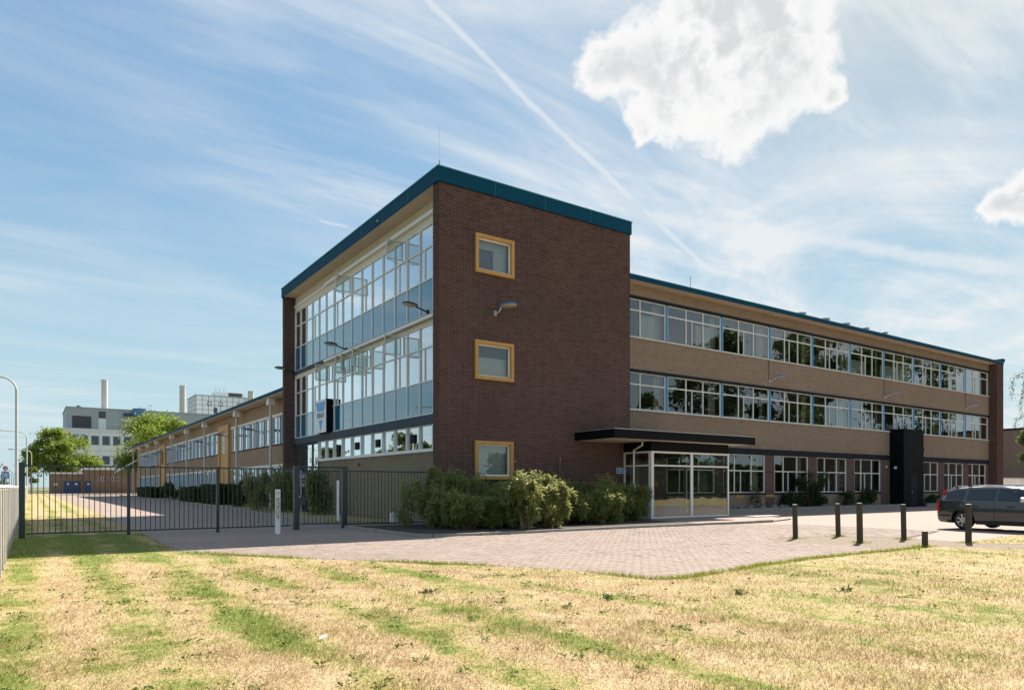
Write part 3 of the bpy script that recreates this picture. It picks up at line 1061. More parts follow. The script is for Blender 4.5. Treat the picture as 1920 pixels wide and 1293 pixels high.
# ------------------------------------------------------------------ three-storey wing to the right
WY = 3.41
WX1 = 54.45
wing = empty('office_wing', (0, 0, 0), 0, 'long three-storey tan brick wing with ribbon windows, right of the dark corner block', 'building')
POST = [11.2, 15.50, 19.96, 24.37, 28.80, 33.16, 37.50, 41.73, 45.95, 50.11, 54.35]
R1 = (9.03, 10.41, 10.98)
R2 = (5.34, 6.63, 7.24)
GFW = [(15.5, 19.35), (20.10, 23.90), (24.82, 28.32), (29.28, 32.70), (33.65, 37.03), (42.0, 45.52), (46.45, 49.74), (50.6, 53.87)]
HW = [(BX, WX1, R1[0] - .06, R1[2]), (BX, WX1, R2[0] - .06, R2[2])]
HG = [(a, b, 1.05, 3.28) for a, b in GFW]
DOORH = [(38.3, 41.0, 0, 3.28), (9.6, 14.0, 0, 3.28)]
mb = MB()
for z0, z1 in ((R1[2] + .15, 11.70), (R2[2] + .15, R1[0] - .06), (3.63, R2[0] - .06)):
    mb.box(BX + .002, WX1, WY, WY + .25, z0, z1)
for c in cells(BX + .002, WX1, 0.0, 3.28, HG + DOORH):
    mb.box(c[0], c[1], WY, WY + .25, c[2], c[3])
wl = mb.build('front_wall', M['mortar_tan'], wing)
for z0, z1 in ((R1[2] + .15, 11.70), (R2[2] + .15, R1[0] - .06), (3.63, R2[0] - .06)):
    brick_field(wl, M['brick_tan'], (0, WY, 0), (1, 0, 0), (0, -1, 0), BX + .01, WX1, z0 + .004, z1, proud=.008)
prev = 14.6
for a, b in GFW + [(WX1 + .0, WX1 + .1)]:
    if a - prev > .2:
        if prev < 38 < a:
            brick_field(wl, M['brick_purple'], (0, WY, 0), (1, 0, 0), (0, -1, 0), prev, 38.2, .1, 3.28, proud=.010)
            brick_field(wl, M['brick_purple'], (0, WY, 0), (1, 0, 0), (0, -1, 0), 41.1, a, .1, 3.28, proud=.010)
        else:
            brick_field(wl, M['brick_purple'], (0, WY, 0), (1, 0, 0), (0, -1, 0), prev, a, .1, 3.28, proud=.010)
    prev = b
for a, b in GFW:
    brick_field(wl, M['brick_tan'], (0, WY, 0), (1, 0, 0), (0, -1, 0), a, b, .1, .93, proud=.006)
for k, (z0, z1) in enumerate(((R1[2], R1[2] + .148), (R2[2], R2[2] + .148))):
    mb = MB(); mb.box(BX + .01, WX1, WY - .07, WY + .2, z0, z1); mb.build('lintel_band', M['slate'], wing)
mb = MB(); mb.box(14.2, WX1 - .1, WY - .09, WY + .2, 3.284, 3.628); mb.build('lintel_band', M['slate'], wing)
for z in (R1[0], R2[0]):
    mb = MB(); mb.box(BX + .01, WX1, WY - .08, WY + .2, z - .058, z); mb.build('window_sill', M['offwhite'], wing)
# fascia, soffit, roof
mb = MB(); mb.box(BX + .07, WX1 + 1.2, 2.74, 2.78, 11.69, 11.90); fw = mb.build('roof_fascia', M['teal'], wing)
mb = MB(); mb.box(BX + .07, WX1 + 1.2, 2.715, 2.80, 11.902, 11.945); mb.build('roof_edge_trim', M['teal_edge'], fw)
mb = MB(); mb.box(BX + .01, WX1 + .0, 2.782, WY + .2, 11.705, 11.76); mb.build('soffit', M['soffit'], wing)
mb = MB(); mb.box(BX + .01, WX1 + 1.1, 2.79, 15.2, 11.762, 11.9); mb.build('roof', M['roof'], wing)
# end wall that stands proud at the far right
mb = MB(); mb.box(WX1 + .02, WX1 + 1.25, 2.80, 15.2, 0, 11.70)
pe = mb.build('end_wall', M['mortar_dark'], wing)
brick_field(pe, M['brick_dark'], (0, 2.80, 0), (1, 0, 0), (0, -1, 0), WX1 + .02, WX1 + 1.25, 0, 11.69, (), pitch=.26)
brick_field(pe, M['brick_dark'], (WX1 + .02, 0, 0), (0, 1, 0), (-1, 0, 0), 2.81, WY, 0, 11.69, (), pitch=.26)
mb = MB(); mb.box(WX1 + .9, WX1 + 1.32, 2.70, 15.25, 11.95, 12.20); mb.build('roof_fascia', M['teal'], wing)
mb = MB(); mb.box(BX, WX1 + 1.2, 15.0, 15.2, 0, 11.7); mb.build('rear_wall', M['mortar_tan'], wing)
# roof vents and a rod
for x in (27.34, 29.96, 32.32, 34.69, 37.13):
    mb = MB(); mb.lathe([(.22, 0), (.22, .20), (.34, .24), (.34, .31), (.1, .36)], 10, (x, 3.3, 11.9)); mb.build('roof_vent', M['steel'], wing)
mb = MB(); mb.tube([(17.1, 3.2, 11.9), (17.1, 3.2, 12.75)], .02, 5); mb.build('lightning_rod', M['steel'], wing)


def wing_window(x0, x1, z0, zt, z1, fr, sub, mat=M['white'], lower_first=False):
    xs = [x0] + [x0 + (x1 - x0) * f for f in fr] + [x1]
    m = MB()
    t = .032
    y0, y1 = WY + .02, WY + .10
    m.box(x0, x1, y0, y1, z0, z0 + .05); m.box(x0, x1, y0, y1, z1 - .05, z1)
    for i, x in enumerate(xs):
        a, b = x - t, x + t
        if i == 0: a, b = x, x + 2 * t
        if i == len(xs) - 1: a, b = x - 2 * t, x
        m.box(a, b, y0 + .001, y1 - .001, z0 + .05, z1 - .05)
    for a, b in zip(xs[:-1], xs[1:]):
        m.box(a + 2 * t if a == x0 else a + t, b - 2 * t if b == x1 else b - t, y0 + .004, y1 - .004, zt - t, zt + t)
    xsub = x0 + (x1 - x0) * sub
    m.box(xsub - t * .8, xsub + t * .8, y0 + .004, y1 - .004, z0 + .05, zt - t)
    win = m.build('window', mat, wing)
    yp = WY + .06
    for i, (a, b) in enumerate(zip(xs[:-1], xs[1:])):
        a2 = a + (2 * t if i == 0 else t); b2 = b - (2 * t if i == len(xs) - 2 else t)
        pane_y(win, a2, b2, zt + t, z1 - .05, yp, M['pane'])
        if a2 < xsub < b2:
            pane_y(win, a2, xsub - t * .8, z0 + .05, zt - t, yp, M['pane'])
            pane_y(win, xsub + t * .8, b2, z0 + .05, zt - t, yp, M['pane'])
        else:
            pane_y(win, a2, b2, z0 + .05, zt - t, yp, M['pane'])
    return win


for r, (z0, zt, z1) in enumerate((R1, R2)):
    for k in range(10):
        a, b = POST[k], POST[k + 1]
        if k == 0: a = BX + .45
        wing_window(a + .067, b - .067, z0, zt, z1, (.337, .655), .449)
        if True:
            m = MB(); m.box(b - .065, b + .065, WY - .02, WY + .14, z0 + .002, z1 - .002)
            if k < 9: m.build('post', M['blue'], wing)
for a, b in GFW:
    wing_window(a + .01, b - .01, 1.05, 2.33, 3.28, (.262, .665), .41)
    m = MB(); m.box(a, b, WY - .05, WY + .15, .94, 1.045); m.build('window_sill', M['slate'], wing)
for x0, x1, z0, z1 in ((23.98, 24.75, .78, .93), (21.2, 21.85, .74, .95)):
    m = MB(); m.box(x0, x1, WY - .028, WY - .013, z0, z1); m.build('yellow_plate', M['ochre'], wing)
# inside of the wing
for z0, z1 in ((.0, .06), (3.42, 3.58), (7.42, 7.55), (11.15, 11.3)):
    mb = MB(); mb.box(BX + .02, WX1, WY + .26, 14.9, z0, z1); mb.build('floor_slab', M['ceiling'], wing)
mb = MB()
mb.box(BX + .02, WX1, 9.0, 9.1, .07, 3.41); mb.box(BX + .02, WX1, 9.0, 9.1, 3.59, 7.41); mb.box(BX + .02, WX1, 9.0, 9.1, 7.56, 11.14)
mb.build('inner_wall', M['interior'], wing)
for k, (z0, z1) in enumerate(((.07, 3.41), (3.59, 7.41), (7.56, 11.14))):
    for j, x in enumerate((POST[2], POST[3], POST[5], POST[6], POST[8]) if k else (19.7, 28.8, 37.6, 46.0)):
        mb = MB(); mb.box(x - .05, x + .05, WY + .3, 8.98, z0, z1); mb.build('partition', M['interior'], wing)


def curtain(x0, x1, z0, z1, y=WY + .42, mat=None):
    m = MB(); n = max(4, int((x1 - x0) / .07))
    vs = []; fs = []
    for i in range(n + 1):
        x = x0 + (x1 - x0) * i / n
        d = .035 * (1 if i % 2 else -1)
        vs += [(x, y + d, z0), (x, y + d, z1)]
    for i in range(n):
        fs.append((2 * i, 2 * i + 2, 2 * i + 3, 2 * i + 1))
    m.add(vs, fs)
    return m.build('curtain', mat or M['curtain'], wing)


for r, (z0, zt, z1) in enumerate((R1, R2)):
    for k in range(10):
        b = POST[k + 1]
        curtain(b - random.uniform(.45, .75), b - .12, z0 + .05, z1 - .05)
        if (r, k) in ((0, 0), (0, 1), (0, 6), (1, 8)):
            m = MB(); x = POST[k] + (2.6 if k else 2.2)
            if k == 0: x = 13.9
            while x < b - .7:
                m.box(x, x + .10, WY + .30, WY + .312, z0 + .06, zt - .1); x += .125
            m.build('blind', M['blind'], wing)
        if (r, k) in ((0, 5), (0, 6)):
            m = MB(); m.box(POST[k] + .15, POST[k] + 2.8, WY + .5, WY + .52, z0 + .1, z0 + 1.1); m.build('blind', M['blind'], wing)
for a, b in GFW[:4]:
    curtain(b - .75, b - .1, 1.15, 3.2)
# furniture seen behind the glass: shelving with boxes, a red drum, desks
m = MB()
for z in (1.35, 1.75, 2.15, 2.6):
    m.box(34.0, 36.8, 5.0, 5.4, z, z + .03)
for x in (34.0, 35.4, 36.77):
    m.box(x, x + .03, 5.0, 5.4, .1, 2.9)
sh = m.build('shelf', M['offwhite'], wing)
for i in range(16):
    x = 34.1 + (i % 6) * .44; z = (1.38, 1.78, 2.18)[i // 6]
    m = MB(); m.box(x, x + random.uniform(.2, .36), 5.03, 5.36, z, z + random.uniform(.15, .3))
    m.build('box', M['sign_blue'] if i % 3 == 0 else M['litter'], sh)
m = MB(); m.lathe([(.02, 0), (.17, .04), (.2, .2), (.17, .34), (.02, .38)], 12, (23.6, WY + .7, 6.72)); m.build('red_lamp', M['red'], wing)
for x in (12.6, 17.2, 20.8, 25.6, 30.4, 43.5, 47.9):
    m = MB(); m.box(x, x + 1.6, WY + .6, WY + 1.3, R2[0] - .45, R2[0] - .41); m.build('desk', M['interior'], wing)


def pot_plant(x, y, z, h, label):
    t = empty('potted_plant', (x, y, z), 0, label, 'plant', 'potted plants on the window sills')
    m = MB(); m.lathe([(.09, 0), (.13, .18), (.14, .2), (.11, .2), (.1, .16)], 12); m.build('pot', M['white'], t)
    n = 70
    V = np.zeros((n, 4, 3))
    for i in range(n):
        th = random.uniform(0, 6.28); r = random.uniform(.0, .28) * h; zz = .18 + random.uniform(.1, 1) * h
        c = np.array((math.cos(th) * r, math.sin(th) * r, zz)); d = np.array((math.cos(th), math.sin(th), random.uniform(-.5, .6))); d /= np.linalg.norm(d)
        s = np.cross(d, (0, 0, 1.)); s /= np.linalg.norm(s); L = random.uniform(.10, .2) * (h + .3); wd = L * .22
        V[i] = [c, c + d * L * .5 + s * wd, c + d * L, c + d * L * .5 - s * wd]
    np_mesh('foliage', V, 4, M['leaf_hedge'], t)
    m = MB(); m.tube([(0, 0, .15), (.02, 0, h * .8)], .012, 5); m.build('stem', M['bark'], t)
    return t


pot_plant(13.6, WY + .45, R2[0] - .1, .55, 'white-potted plant behind the first middle-floor window right of the dark block')
pot_plant(16.9, WY + .5, R2[0] - .15, .60, 'leafy plant behind the middle-floor window second from the dark block')

# black clad entrance bay low on the wing
bb = empty('entrance_bay', (38.25, WY, 0), 0, 'black clad projecting entrance bay on the tan wing', 'entrance')
m = MB(); m.box(0, 2.83, -1.0, -.012, 0.02, 5.42); m.build('cladding', M['black'], bb)
m = MB()
for z in (2.3, 3.35):
    m.box(-.012, 2.842, -1.012, -1.001, z, z + .03)
m.box(.9, .93, -1.012, -1.001, .05, 2.298)
m.build('cladding_joint', M['slate'], bb)
m = MB(); m.box(-.03, 2.86, -1.03, -.012, 5.422, 5.47); m.build('cap_trim', M['slate'], bb)
m = MB(); m.box(.95, 1.85, -1.018, -1.004, .06, 2.15); dd = m.build('door', M['slate'], bb)
m = MB(); m.tube([(1.05, -1.06, 1.0), (1.05, -1.06, 1.15)], .015, 6); m.tube([(1.05, -1.018, 1.0), (1.05, -1.06, 1.0)], .01, 6); m.build('handle', M['steel'], dd)
m = MB(); m.box(2.835, 2.93, -1.0, -.9, 4.0, 4.25); m.build('bracket', M['black'], bb)
m = MB(); m.lathe([(.02, 0), (.10, .02), (.11, .05)], 12); o = m.build('bulkhead_lamp', M['white']); o.location = (38.225, 2.95, 2.75); o.rotation_euler = (0, -math.pi / 2, 0)
tag(o, 'round white bulkhead lamp on the side of the black entrance bay', 'lamp')
m = MB(); m.box(-.05, .05, -.07, 0, -.07, .07); o = m.build('camera_box', M['white']); o.location = (37.75, WY - .02, 2.82)
tag(o, 'small white box on brick pier left of the black entrance bay', 'sensor')


# ------------------------------------------------------------------ wall lamps
def wall_lamp(label, mount, ang, shell, length=.72, wid=.30, rise=.12, arm=.35, group='lamps on the building walls', conduit=0.0, name='wall_lamp', lens=None):
    t = empty(name, mount, ang, label, 'lamp', group)
    m = MB(); m.box(-.02, .05, -.06, .06, -.11, .09); m.build('mount', M['lamp_dark'] if shell is M['lamp_dark'] else M['steel'], t)
    m = MB(); m.tube([(.03, 0, 0), (.16, 0, .03), (arm + .1, 0, rise)], .032, 7); m.build('arm', M['lamp_dark'] if shell is M['lamp_dark'] else M['steel'], t)
    n, k = 14, 6
    up = MB(); dn = MB(); vs = []; fs = []; vd = []; fd = []
    cx = arm + length / 2
    for i in range(k + 1):
        ph = math.pi / 2 * i / k
        for j in range(n):
            th = 2 * math.pi * j / n
            rr = math.cos(ph)
            x = math.cos(th) * rr; taper = .78 + .22 * (math.cos(th) + 1) / 2
            vs.append((cx + x * length / 2, math.sin(th) * rr * wid / 2 * taper, rise + .05 + math.sin(ph) * .10))
            vd.append((cx + x * length / 2 * .94, math.sin(th) * rr * wid / 2 * taper * .94, rise + .045 - math.sin(ph) * .085))
    for i in range(k):
        for j in range(n):
            q = (j + 1) % n
            fs.append((i * n + j, i * n + q, (i + 1) * n + q, (i + 1) * n + j))
            fd.append((i * n + j, (i + 1) * n + j, (i + 1) * n + q, i * n + q))
    up.add(vs, fs); dn.add(vd, fd)
    up.build('shade', shell, t, smooth=True); dn.build('diffuser', lens or M['lamp_glass'], t, smooth=True)
    if conduit:
        m = MB(); m.tube([(.0, 0, .08), (.0, 0, conduit)], .018, 6); m.build('conduit', M['lamp_dark'], t)
    return t


PI = math.pi
wall_lamp('black wall lamp on the glazed side, nearest the brick corner', (G - .16, 1.78, 8.16), PI + .10, M['lamp_dark'], arm=.45)
wall_lamp('black wall lamp on the glazed side, middle one of three', (G - .14, 10.35, 8.10), PI + .10, M['lamp_dark'], arm=.45)
wall_lamp('black wall lamp at the far end of the glazed side, by the rear brick pier', (G - .14, 18.6, 8.10), PI + .05, M['lamp_dark'], arm=.45)
wall_lamp('blue topped wall lamp on the dark brick end wall below the upper window', (2.42, -.02, 8.02), -PI / 2 + .55, M['lamp_blue'], length=.78, wid=.55, arm=.16, rise=.20)
for (x, lb) in ((24.25, 'blue wall lamp on the tan wing, nearest the dark corner block'), (37.5, 'blue wall lamp on the tan wing, middle one of three'), (50.1, 'blue wall lamp on the tan wing, farthest right')):
    wall_lamp(lb, (x, WY - .02, 7.72), -PI / 2 + .85, M['lamp_blue'], length=.62, wid=.20, arm=.38, rise=.24, conduit=1.25)

# ------------------------------------------------------------------ entrance porch
porch = empty('entrance_porch', (9.1, -1.7, .035), 0, 'glazed entrance porch with white frames under a black edged flat canopy', 'porch')
# local coordinates are world minus (9.1, -1.7, .035)
PW, PH = 5.0, 2.86


def frame_y(m, x0, x1, z0, z1, y, t=.075, d=.07, rails=()):
    m.box(x0, x1, y, y + d, z1 - t, z1); m.box(x0, x1, y, y + d, z0, z0 + t)
    m.box(x0, x0 + t, y + .001, y + d - .001, z0 + t, z1 - t); m.box(x1 - t, x1, y + .001, y + d - .001, z0 + t, z1 - t)
    for r in rails:
        m.box(x0 + t, x1 - t, y + .003, y + d - .003, r - t * .45, r + t * .45)


def frame_x(m, y0, y1, z0, z1, x, t=.075, d=.07, rails=()):
    m.box(x, x + d, y0, y1, z1 - t, z1); m.box(x, x + d, y0, y1, z0, z0 + t)
    m.box(x + .001, x + d - .001, y0, y0 + t, z0 + t, z1 - t); m.box(x + .001, x + d - .001, y1 - t, y1, z0 + t, z1 - t)
    for r in rails:
        m.box(x + .003, x + d - .003, y0 + t, y1 - t, r - t * .45, r + t * .45)


RAIL = 2.26
for a, b in ((.08, 2.50), (2.505, PW)):
    m = MB(); frame_y(m, a, b, .03, PH, 0, rails=(RAIL,))
    fr = m.build('glazed_front', M['white'], porch)
    pane_y(fr, a + .075, b - .075, .105, RAIL - .034, .035, M['pane']); pane_y(fr, a + .075, b - .075, RAIL + .034, PH - .075, .035, M['pane'])
m = MB(); m.box(0, .078, -.002, .09, .03, PH + .001); m.build('corner_post', M['white'], porch)
m = MB(); frame_x(m, .09, 1.66, .03, PH, .0, rails=(RAIL,))
fr = m.build('glazed_side', M['white'], porch)
pane_x(fr, .165, 1.585, .105, RAIL - .034, .035, M['pane']); pane_x(fr, .165, 1.585, RAIL + .034, PH - .075, .035, M['pane'])
m = MB(); frame_x(m, .072, 2.55, .03, PH, PW - .07, rails=(RAIL,)); frame_x(m, 2.552, 5.08, .03, PH, PW - .07, rails=(RAIL,))
fr = m.build('glazed_side', M['white'], porch)
for a, b in ((.147, 2.475), (2.627, 5.0)):
    pane_x(fr, a, b, .105, RAIL - .034, PW - .035, M['pane']); pane_x(fr, a, b, RAIL + .034, PH - .075, PW - .035, M['pane'])
m = MB(); m.box(.02, PW - .02, .02, 1.66, PH + .003, 3.262); m.box(.44, PW - .02, 1.662, 5.08, PH + .003, 3.262); m.build('black_fascia', M['black'], porch)
m = MB(); m.box(.06, PW - .06, .06, 1.6, .0, .028); m.box(.45, PW - .06, 1.602, 5.08, .0, .028); m.build('floor', M['concrete'], porch)
# canopy
m = MB(); m.box(-2.74, 5.95, -.71, -.67, 3.265, 3.61); m.box(-2.74, -2.70, -.668, 1.68, 3.265, 3.61); m.box(5.91, 5.95, -.668, 5.09, 3.265, 3.61)
cn = m.build('canopy_fascia', M['black'], porch)
m = MB(); m.box(-2.76, 5.97, -.73, -.64, 3.612, 3.64); m.box(-2.76, -2.68, -.638, 1.68, 3.612, 3.64); m.build('canopy_trim', M['steel'], cn)
m = MB(); m.box(-2.698, 5.908, -.668, 1.685, 3.27, 3.30); m.box(.43, 5.908, 1.687, 5.09, 3.27, 3.30); m.build('canopy_soffit', M['cream'], porch)
m = MB(); m.box(-2.698, 5.908, -.668, 1.685, 3.302, 3.58); m.box(.43, 5.908, 1.687, 5.09, 3.302, 3.58); m.build('canopy_deck', M['roof'], porch)
m = MB(); m.tube([(-.02, .5, 3.27), (-.02, .5, 3.12), (-.07, .95, 2.92), (-.07, .95, 1.5), (-.05, .9, 1.35), (-.05, .9, .1)], .045, 8); m.build('downpipe', M['white'], porch)
m = MB(); m.box(5.82, 5.90, 1.2, 1.35, 3.05, 3.262); m.bar((5.86, 1.3, 3.1), (5.86, 2.4, 2.9), .04); m.build('bracket', M['black'], porch)
# lit things inside the porch: curtain, planter and mat
m = MB(); m.box(2.9, 4.2, 2.0, 2.5, .05, .65); m.build('planter_box', M['blue'], porch)
m = MB(); m.box(1.2, 3.6, 3.4, 3.45, .05, 2.6); m.build('inner_door', M['interior'], porch)
m = MB(); m.lathe([(.02, 0), (.2, .1), (.22, .25), (.05, .38)], 10, (1.4, 1.2, 1.3)); m.build('orange_shade', M['ochre'], porch)
# step slab beside the porch
m = MB(); m.cbox(14.3, 16.2, -2.9, -1.6, -.03, .085, .012); tag(m.build('concrete_step', M['concrete']), 'low concrete slab on the paving right of the glazed porch', 'step')

# house number plate "7A"
def text_mesh(body, size, depth=.004):
    c = bpy.data.curves.new('text', 'FONT')
    c.body = body; c.size = size; c.extrude = depth; c.align_x = 'CENTER'; c.align_y = 'CENTER'
    o = bpy.data.objects.new('text', c); COL.objects.link(o)
    bpy.context.view_layer.update()
    dg = bpy.context.evaluated_depsgraph_get()
    me = bpy.data.meshes.new_from_object(o.evaluated_get(dg))
    bpy.data.objects.remove(o); bpy.data.curves.remove(c)
    return me


def lettering(body, size, mat, parent, loc, rot, sx=1.0):
    me = text_mesh(body, size)
    me.materials.clear(); me.materials.append(mat)
    o = link('lettering', me, parent, loc)
    o.rotation_euler = rot
    o.scale = (sx, 1, 1)
    return o


t = empty('number_plate', (8.89, -.03, 2.1), 0, 'small blue and white house number plate on brick wall beside the porch', 'sign')
m = MB(); m.box(-.19, .19, -.012, .0, -.13, .13); m.build('plate', M['sign_white'], t)
m = MB(); m.box(-.165, .165, -.016, -.0125, -.105, .105); m.build('field', M['sign_blue'], t)
lettering('7A', .19, M['sign_white'], t, (0, -.018, 0), (PI / 2, 0, 0))

# lightbox sign with the firm's emblem, parallel to the glazed side
sgn = empty('company_sign', (.283, 13.345, 5.07), 0, 'white and blue lightbox sign with emblem on the glazed left side', 'sign')
m = MB(); m.box(.0, .33, -.81, .81, -.86, .86); m.build('box', M['black'], sgn)
m = MB(); m.box(-.012, -.001, -.80, .80, -.85, .85); m.build('face', M['sign_white'], sgn)


def flat_x(poly, x, mat, name):
    m = MB()
    # a thin plate in the y-z plane facing -x
    n = len(poly)
    m.add([(x, y, z) for y, z in poly] + [(x + .006, y, z) for y, z in poly],
          [tuple(range(n - 1, -1, -1)), tuple(range(n, 2 * n))] + [(i, (i + 1) % n, n + (i + 1) % n, n + i) for i in range(n)])
    return m.build(name, mat, sgn)


flat_x([(.70, .74), (-.70, .74), (-.50, .26), (.50, .26)], -.022, M['sign_blue'], 'emblem')
flat_x([(.30, -.20), (-.30, -.20), (.0, -.78)], -.022, M['sign_blue'], 'emblem')
lettering('VISHAY', .40, M['sign_text'], sgn, (-.018, 0, .03), (PI / 2, 0, -PI / 2), .82)

# ------------------------------------------------------------------ two-storey wing on the left, running away
LX = 1.75
low = empty('low_wing', (0, 0, 0), 0, 'two-storey tan brick wing with white downpipes receding behind the gate', 'building')
LU = (4.32, 6.24); LLW = (1.07, 2.80)
SECT = [(19.5, 39.6), (44.4, 73.9), (79.0, 100.2)]
holes = [(a, b, LU[0], LU[1]) for a, b in SECT] + [(a, b, LLW[0], LLW[1]) for a, b in SECT]
mb = MB()
for c in cells(19.2, 103.0, 0, 7.3, holes):
    mb.box(LX, LX + .25, c[0], c[1], c[2], c[3])
mb.box(LX + .252, 14, 102.75, 103.0, 0, 7.3)
mb.build('front_wall', M['lowbrick'], low)
mb = MB(); mb.box(LX - .95, LX - .90, 19.2, 103.4, 7.42, 7.64); ff = mb.build('roof_fascia', M['teal'], low)
mb = MB(); mb.box(LX - .9, LX + .2, 19.2, 103.3, 7.36, 7.43); mb.build('soffit', M['soffit'], low)
mb = MB(); mb.box(LX - .9, 14, 19.2, 103.4, 7.44, 7.6); mb.build('roof', M['roof'], low)
mb = MB(); mb.box(6.0, 6.1, 19.3, 102, 0, 7.3); mb.build('inner_wall', M['interior'], low)
mb = MB(); mb.box(LX + .26, 5.98, 19.3, 102, 3.4, 3.6); mb.box(LX + .26, 5.98, 19.3, 102, -.03, .03); mb.build('floor_slab', M['ceiling'], low)
for a, b in SECT:
    for z0, z1 in (LU, LLW):
        mb = MB(); mb.box(LX - .06, LX + .1, a, b, z1 + .002, z1 + .14); mb.build('window_head', M['white'], low)
        mb = MB(); mb.box(LX - .06, LX + .1, a, b, z0 - .08, z0 - .002); mb.build('window_sill', M['slate'], low)
        n = int(round((b - a) / 1.95))
        for k in range(n):
            y0 = a + (b - a) * k / n; y1 = a + (b - a) * (k + 1) / n
            m = MB()
            m.box(LX + .03, LX + .12, y0 + .12, y1, z0, z0 + .07); m.box(LX + .03, LX + .12, y0 + .12, y1, z1 - .07, z1)
            ym = y0 + .12 + (y1 - y0 - .12) * .42
            for y in (y0 + .12, ym, y1 - .07):
                m.box(LX + .031, LX + .119, y, y + .07, z0 + .07, z1 - .07)
            win = m.build('window', M['white'], low)
            pane_x(win, y0 + .19, ym, z0 + .07, z1 - .07, LX + .075, M['pane']); pane_x(win, ym + .07, y1 - .07, z0 + .07, z1 - .07, LX + .075, M['pane'])
            m = MB(); m.box(LX - .03, LX + .13, y0, y0 + .118, z0, z1); m.build('post', M['blue'], low)
            if random.random() < .75:
                m = MB(); yy = y0 + random.uniform(.2, .9)
                while yy < y1 - .2:
                    m.box(LX + .3, LX + .315, yy, yy + .11, z0 + .1, z1 - .1); yy += random.choice((.14, .14, .3))
                m.build('blind', M['blind'], low)
for y0, y1 in ((40.1, 44.1), (74.3, 78.7)):
    m = MB()
    m.box(LX - .16, LX - .004, y0, y0 + 1.2, .1, 6.7); m.box(LX - .16, LX - .004, y1 - .5, y1, .1, 6.7); m.box(LX - .158, LX - .004, y0 + 1.2, y1 - .5, 6.2, 6.698)
    m.box(LX - .05, LX - .003, y0 + 1.2, y1 - .5, .1, 6.2)
    oc = m.build('ochre_panel', M['ochre'], low)
    m = MB(); m.box(LX - .06, LX - .052, y0 + 1.7, y1 - 1.3, 4.3, 6.0); m.build('window', M['far_glass'], oc)
for y in (25.7, 35.2, 47.5, 56.6, 66.0, 77.6, 86.2, 94.8, 102.6):
    m = MB(); m.tube([(LX - .62, y, 0.03), (LX - .62, y, 6.9)], .085, 8); dp = m.build('downpipe', M['pipe'], low)
    m = MB(); m.box(LX - .84, LX - .40, y - .26, y + .26, 6.9, 7.2); m.box(LX - .80, LX - .44, y - .22, y + .22, 7.2, 7.355); m.build('hopper', M['white'], dp)
for i, (y, z) in enumerate(((30.7, 5.42), (40.3, 5.6), (49.1, 5.5), (57.5, 5.45), (66.2, 5.5), (73.3, 5.5), (77.2, 5.42), (86.2, 5.45))):
    wall_lamp(('nearest', 'second', 'third', 'fourth', 'fifth', 'sixth', 'seventh', 'farthest')[i] + ' small blue-grey lamp along the low wing, counted away from the gate', (LX - .02, y, z), PI + .2, M['lamp_blue'], length=.95, wid=.30, arm=.45, group='lamps along the low wing')
# slanted white awning at the far end
m = MB(); m.bar((LX - .2, 101.3, 5.6), (LX - 3.2, 101.3, 3.6), 2.2, .08); o = m.build('awning', M['white'], low)

# ------------------------------------------------------------------ far buildings
SY = 150.0
shed = empty('brick_shed', (0, SY, 0), 0, 'low flat-roofed brick shed with blue doors beyond the lawn', 'shed')
m = MB(); m.box(-8.8, -3.01, 0, 8, 0, 4.05); m.box(-3.0, 9.0, -.6, 8, 0, 4.95); m.build('wall', M['shed'], shed)
m = MB(); m.box(-9.1, -3.01, -.25, 8.2, 4.06, 4.4); m.box(-3.2, 9.2, -.9, 8.2, 4.96, 5.3); m.build('roof', M['white'], shed)
for x0, x1, y in ((-6.6, -5.1, 0), (-5.08, -3.6, 0), (-2.9, -1.7, -.6)):
    m = MB(); m.box(x0, x1, y - .05, y - .004, .02, 2.62); d = m.build('door', M['door_blue'], shed)
    m = MB(); m.box(x0 + .5, x0 + .95, y - .06, y - .052, 1.8, 2.15); m.build('notice', M['sign_white'], d)
m = MB(); m.box(-8.3, -7.7, -.03, -.004, 1.7, 2.1); m.build('notice', M['sign_white'], shed)
for x0 in (-.4, 2.0):
    for k in range(3):
        m = MB(); m.box(x0 + k * .48, x0 + k * .48 + .42, -.64, -.604, 2.6, 3.5); wn = m.build('window', M['white'], shed)
        m = MB(); m.box(x0 + k * .48 + .05, x0 + k * .48 + .37, -.65, -.642, 2.65, 3.45); m.build('pane', M['far_glass'], wn)

LY = 230.0
lab = empty('laboratory_building', (0, LY, 0), 0, 'grey and white laboratory block with flat roof behind the trees', 'building')
m = MB(); m.box(-7.0, 60, 0, 30, 0, 18.9); m.build('lower_wall', M['pale_clad'], lab)
m = MB(); m.box(-7.2, 60.2, -.2, 30, 18.902, 19.3); m.build('parapet', M['white'], lab)
m = MB(); m.box(-3.2, 62, 2.5, 30, 19.31, 25.9); m.build('upper_wall', M['grey_clad'], lab)
m = MB(); m.box(-3.4, 62.2, 2.3, 30.2, 25.902, 26.15); m.build('roof', M['grey_clad'], lab)
m = MB(); m.box(-1.7, 3.4, 2.42, 2.498, 19.7, 23.4)
for k in range(12):
    m.box(-1.65, 3.35, 2.36, 2.419, 19.8 + k * .3, 19.95 + k * .3)
m.build('louvre', M['far_dark'], lab)
m = MB(); m.box(5.4, 7.3, 2.42, 2.498, 23.0, 25.1); m.build('louvre', M['far_dark'], lab)
m = MB(); m.box(5.3, 7.4, 2.42, 2.498, 19.4, 22.9); m.build('door', M['white'], lab)
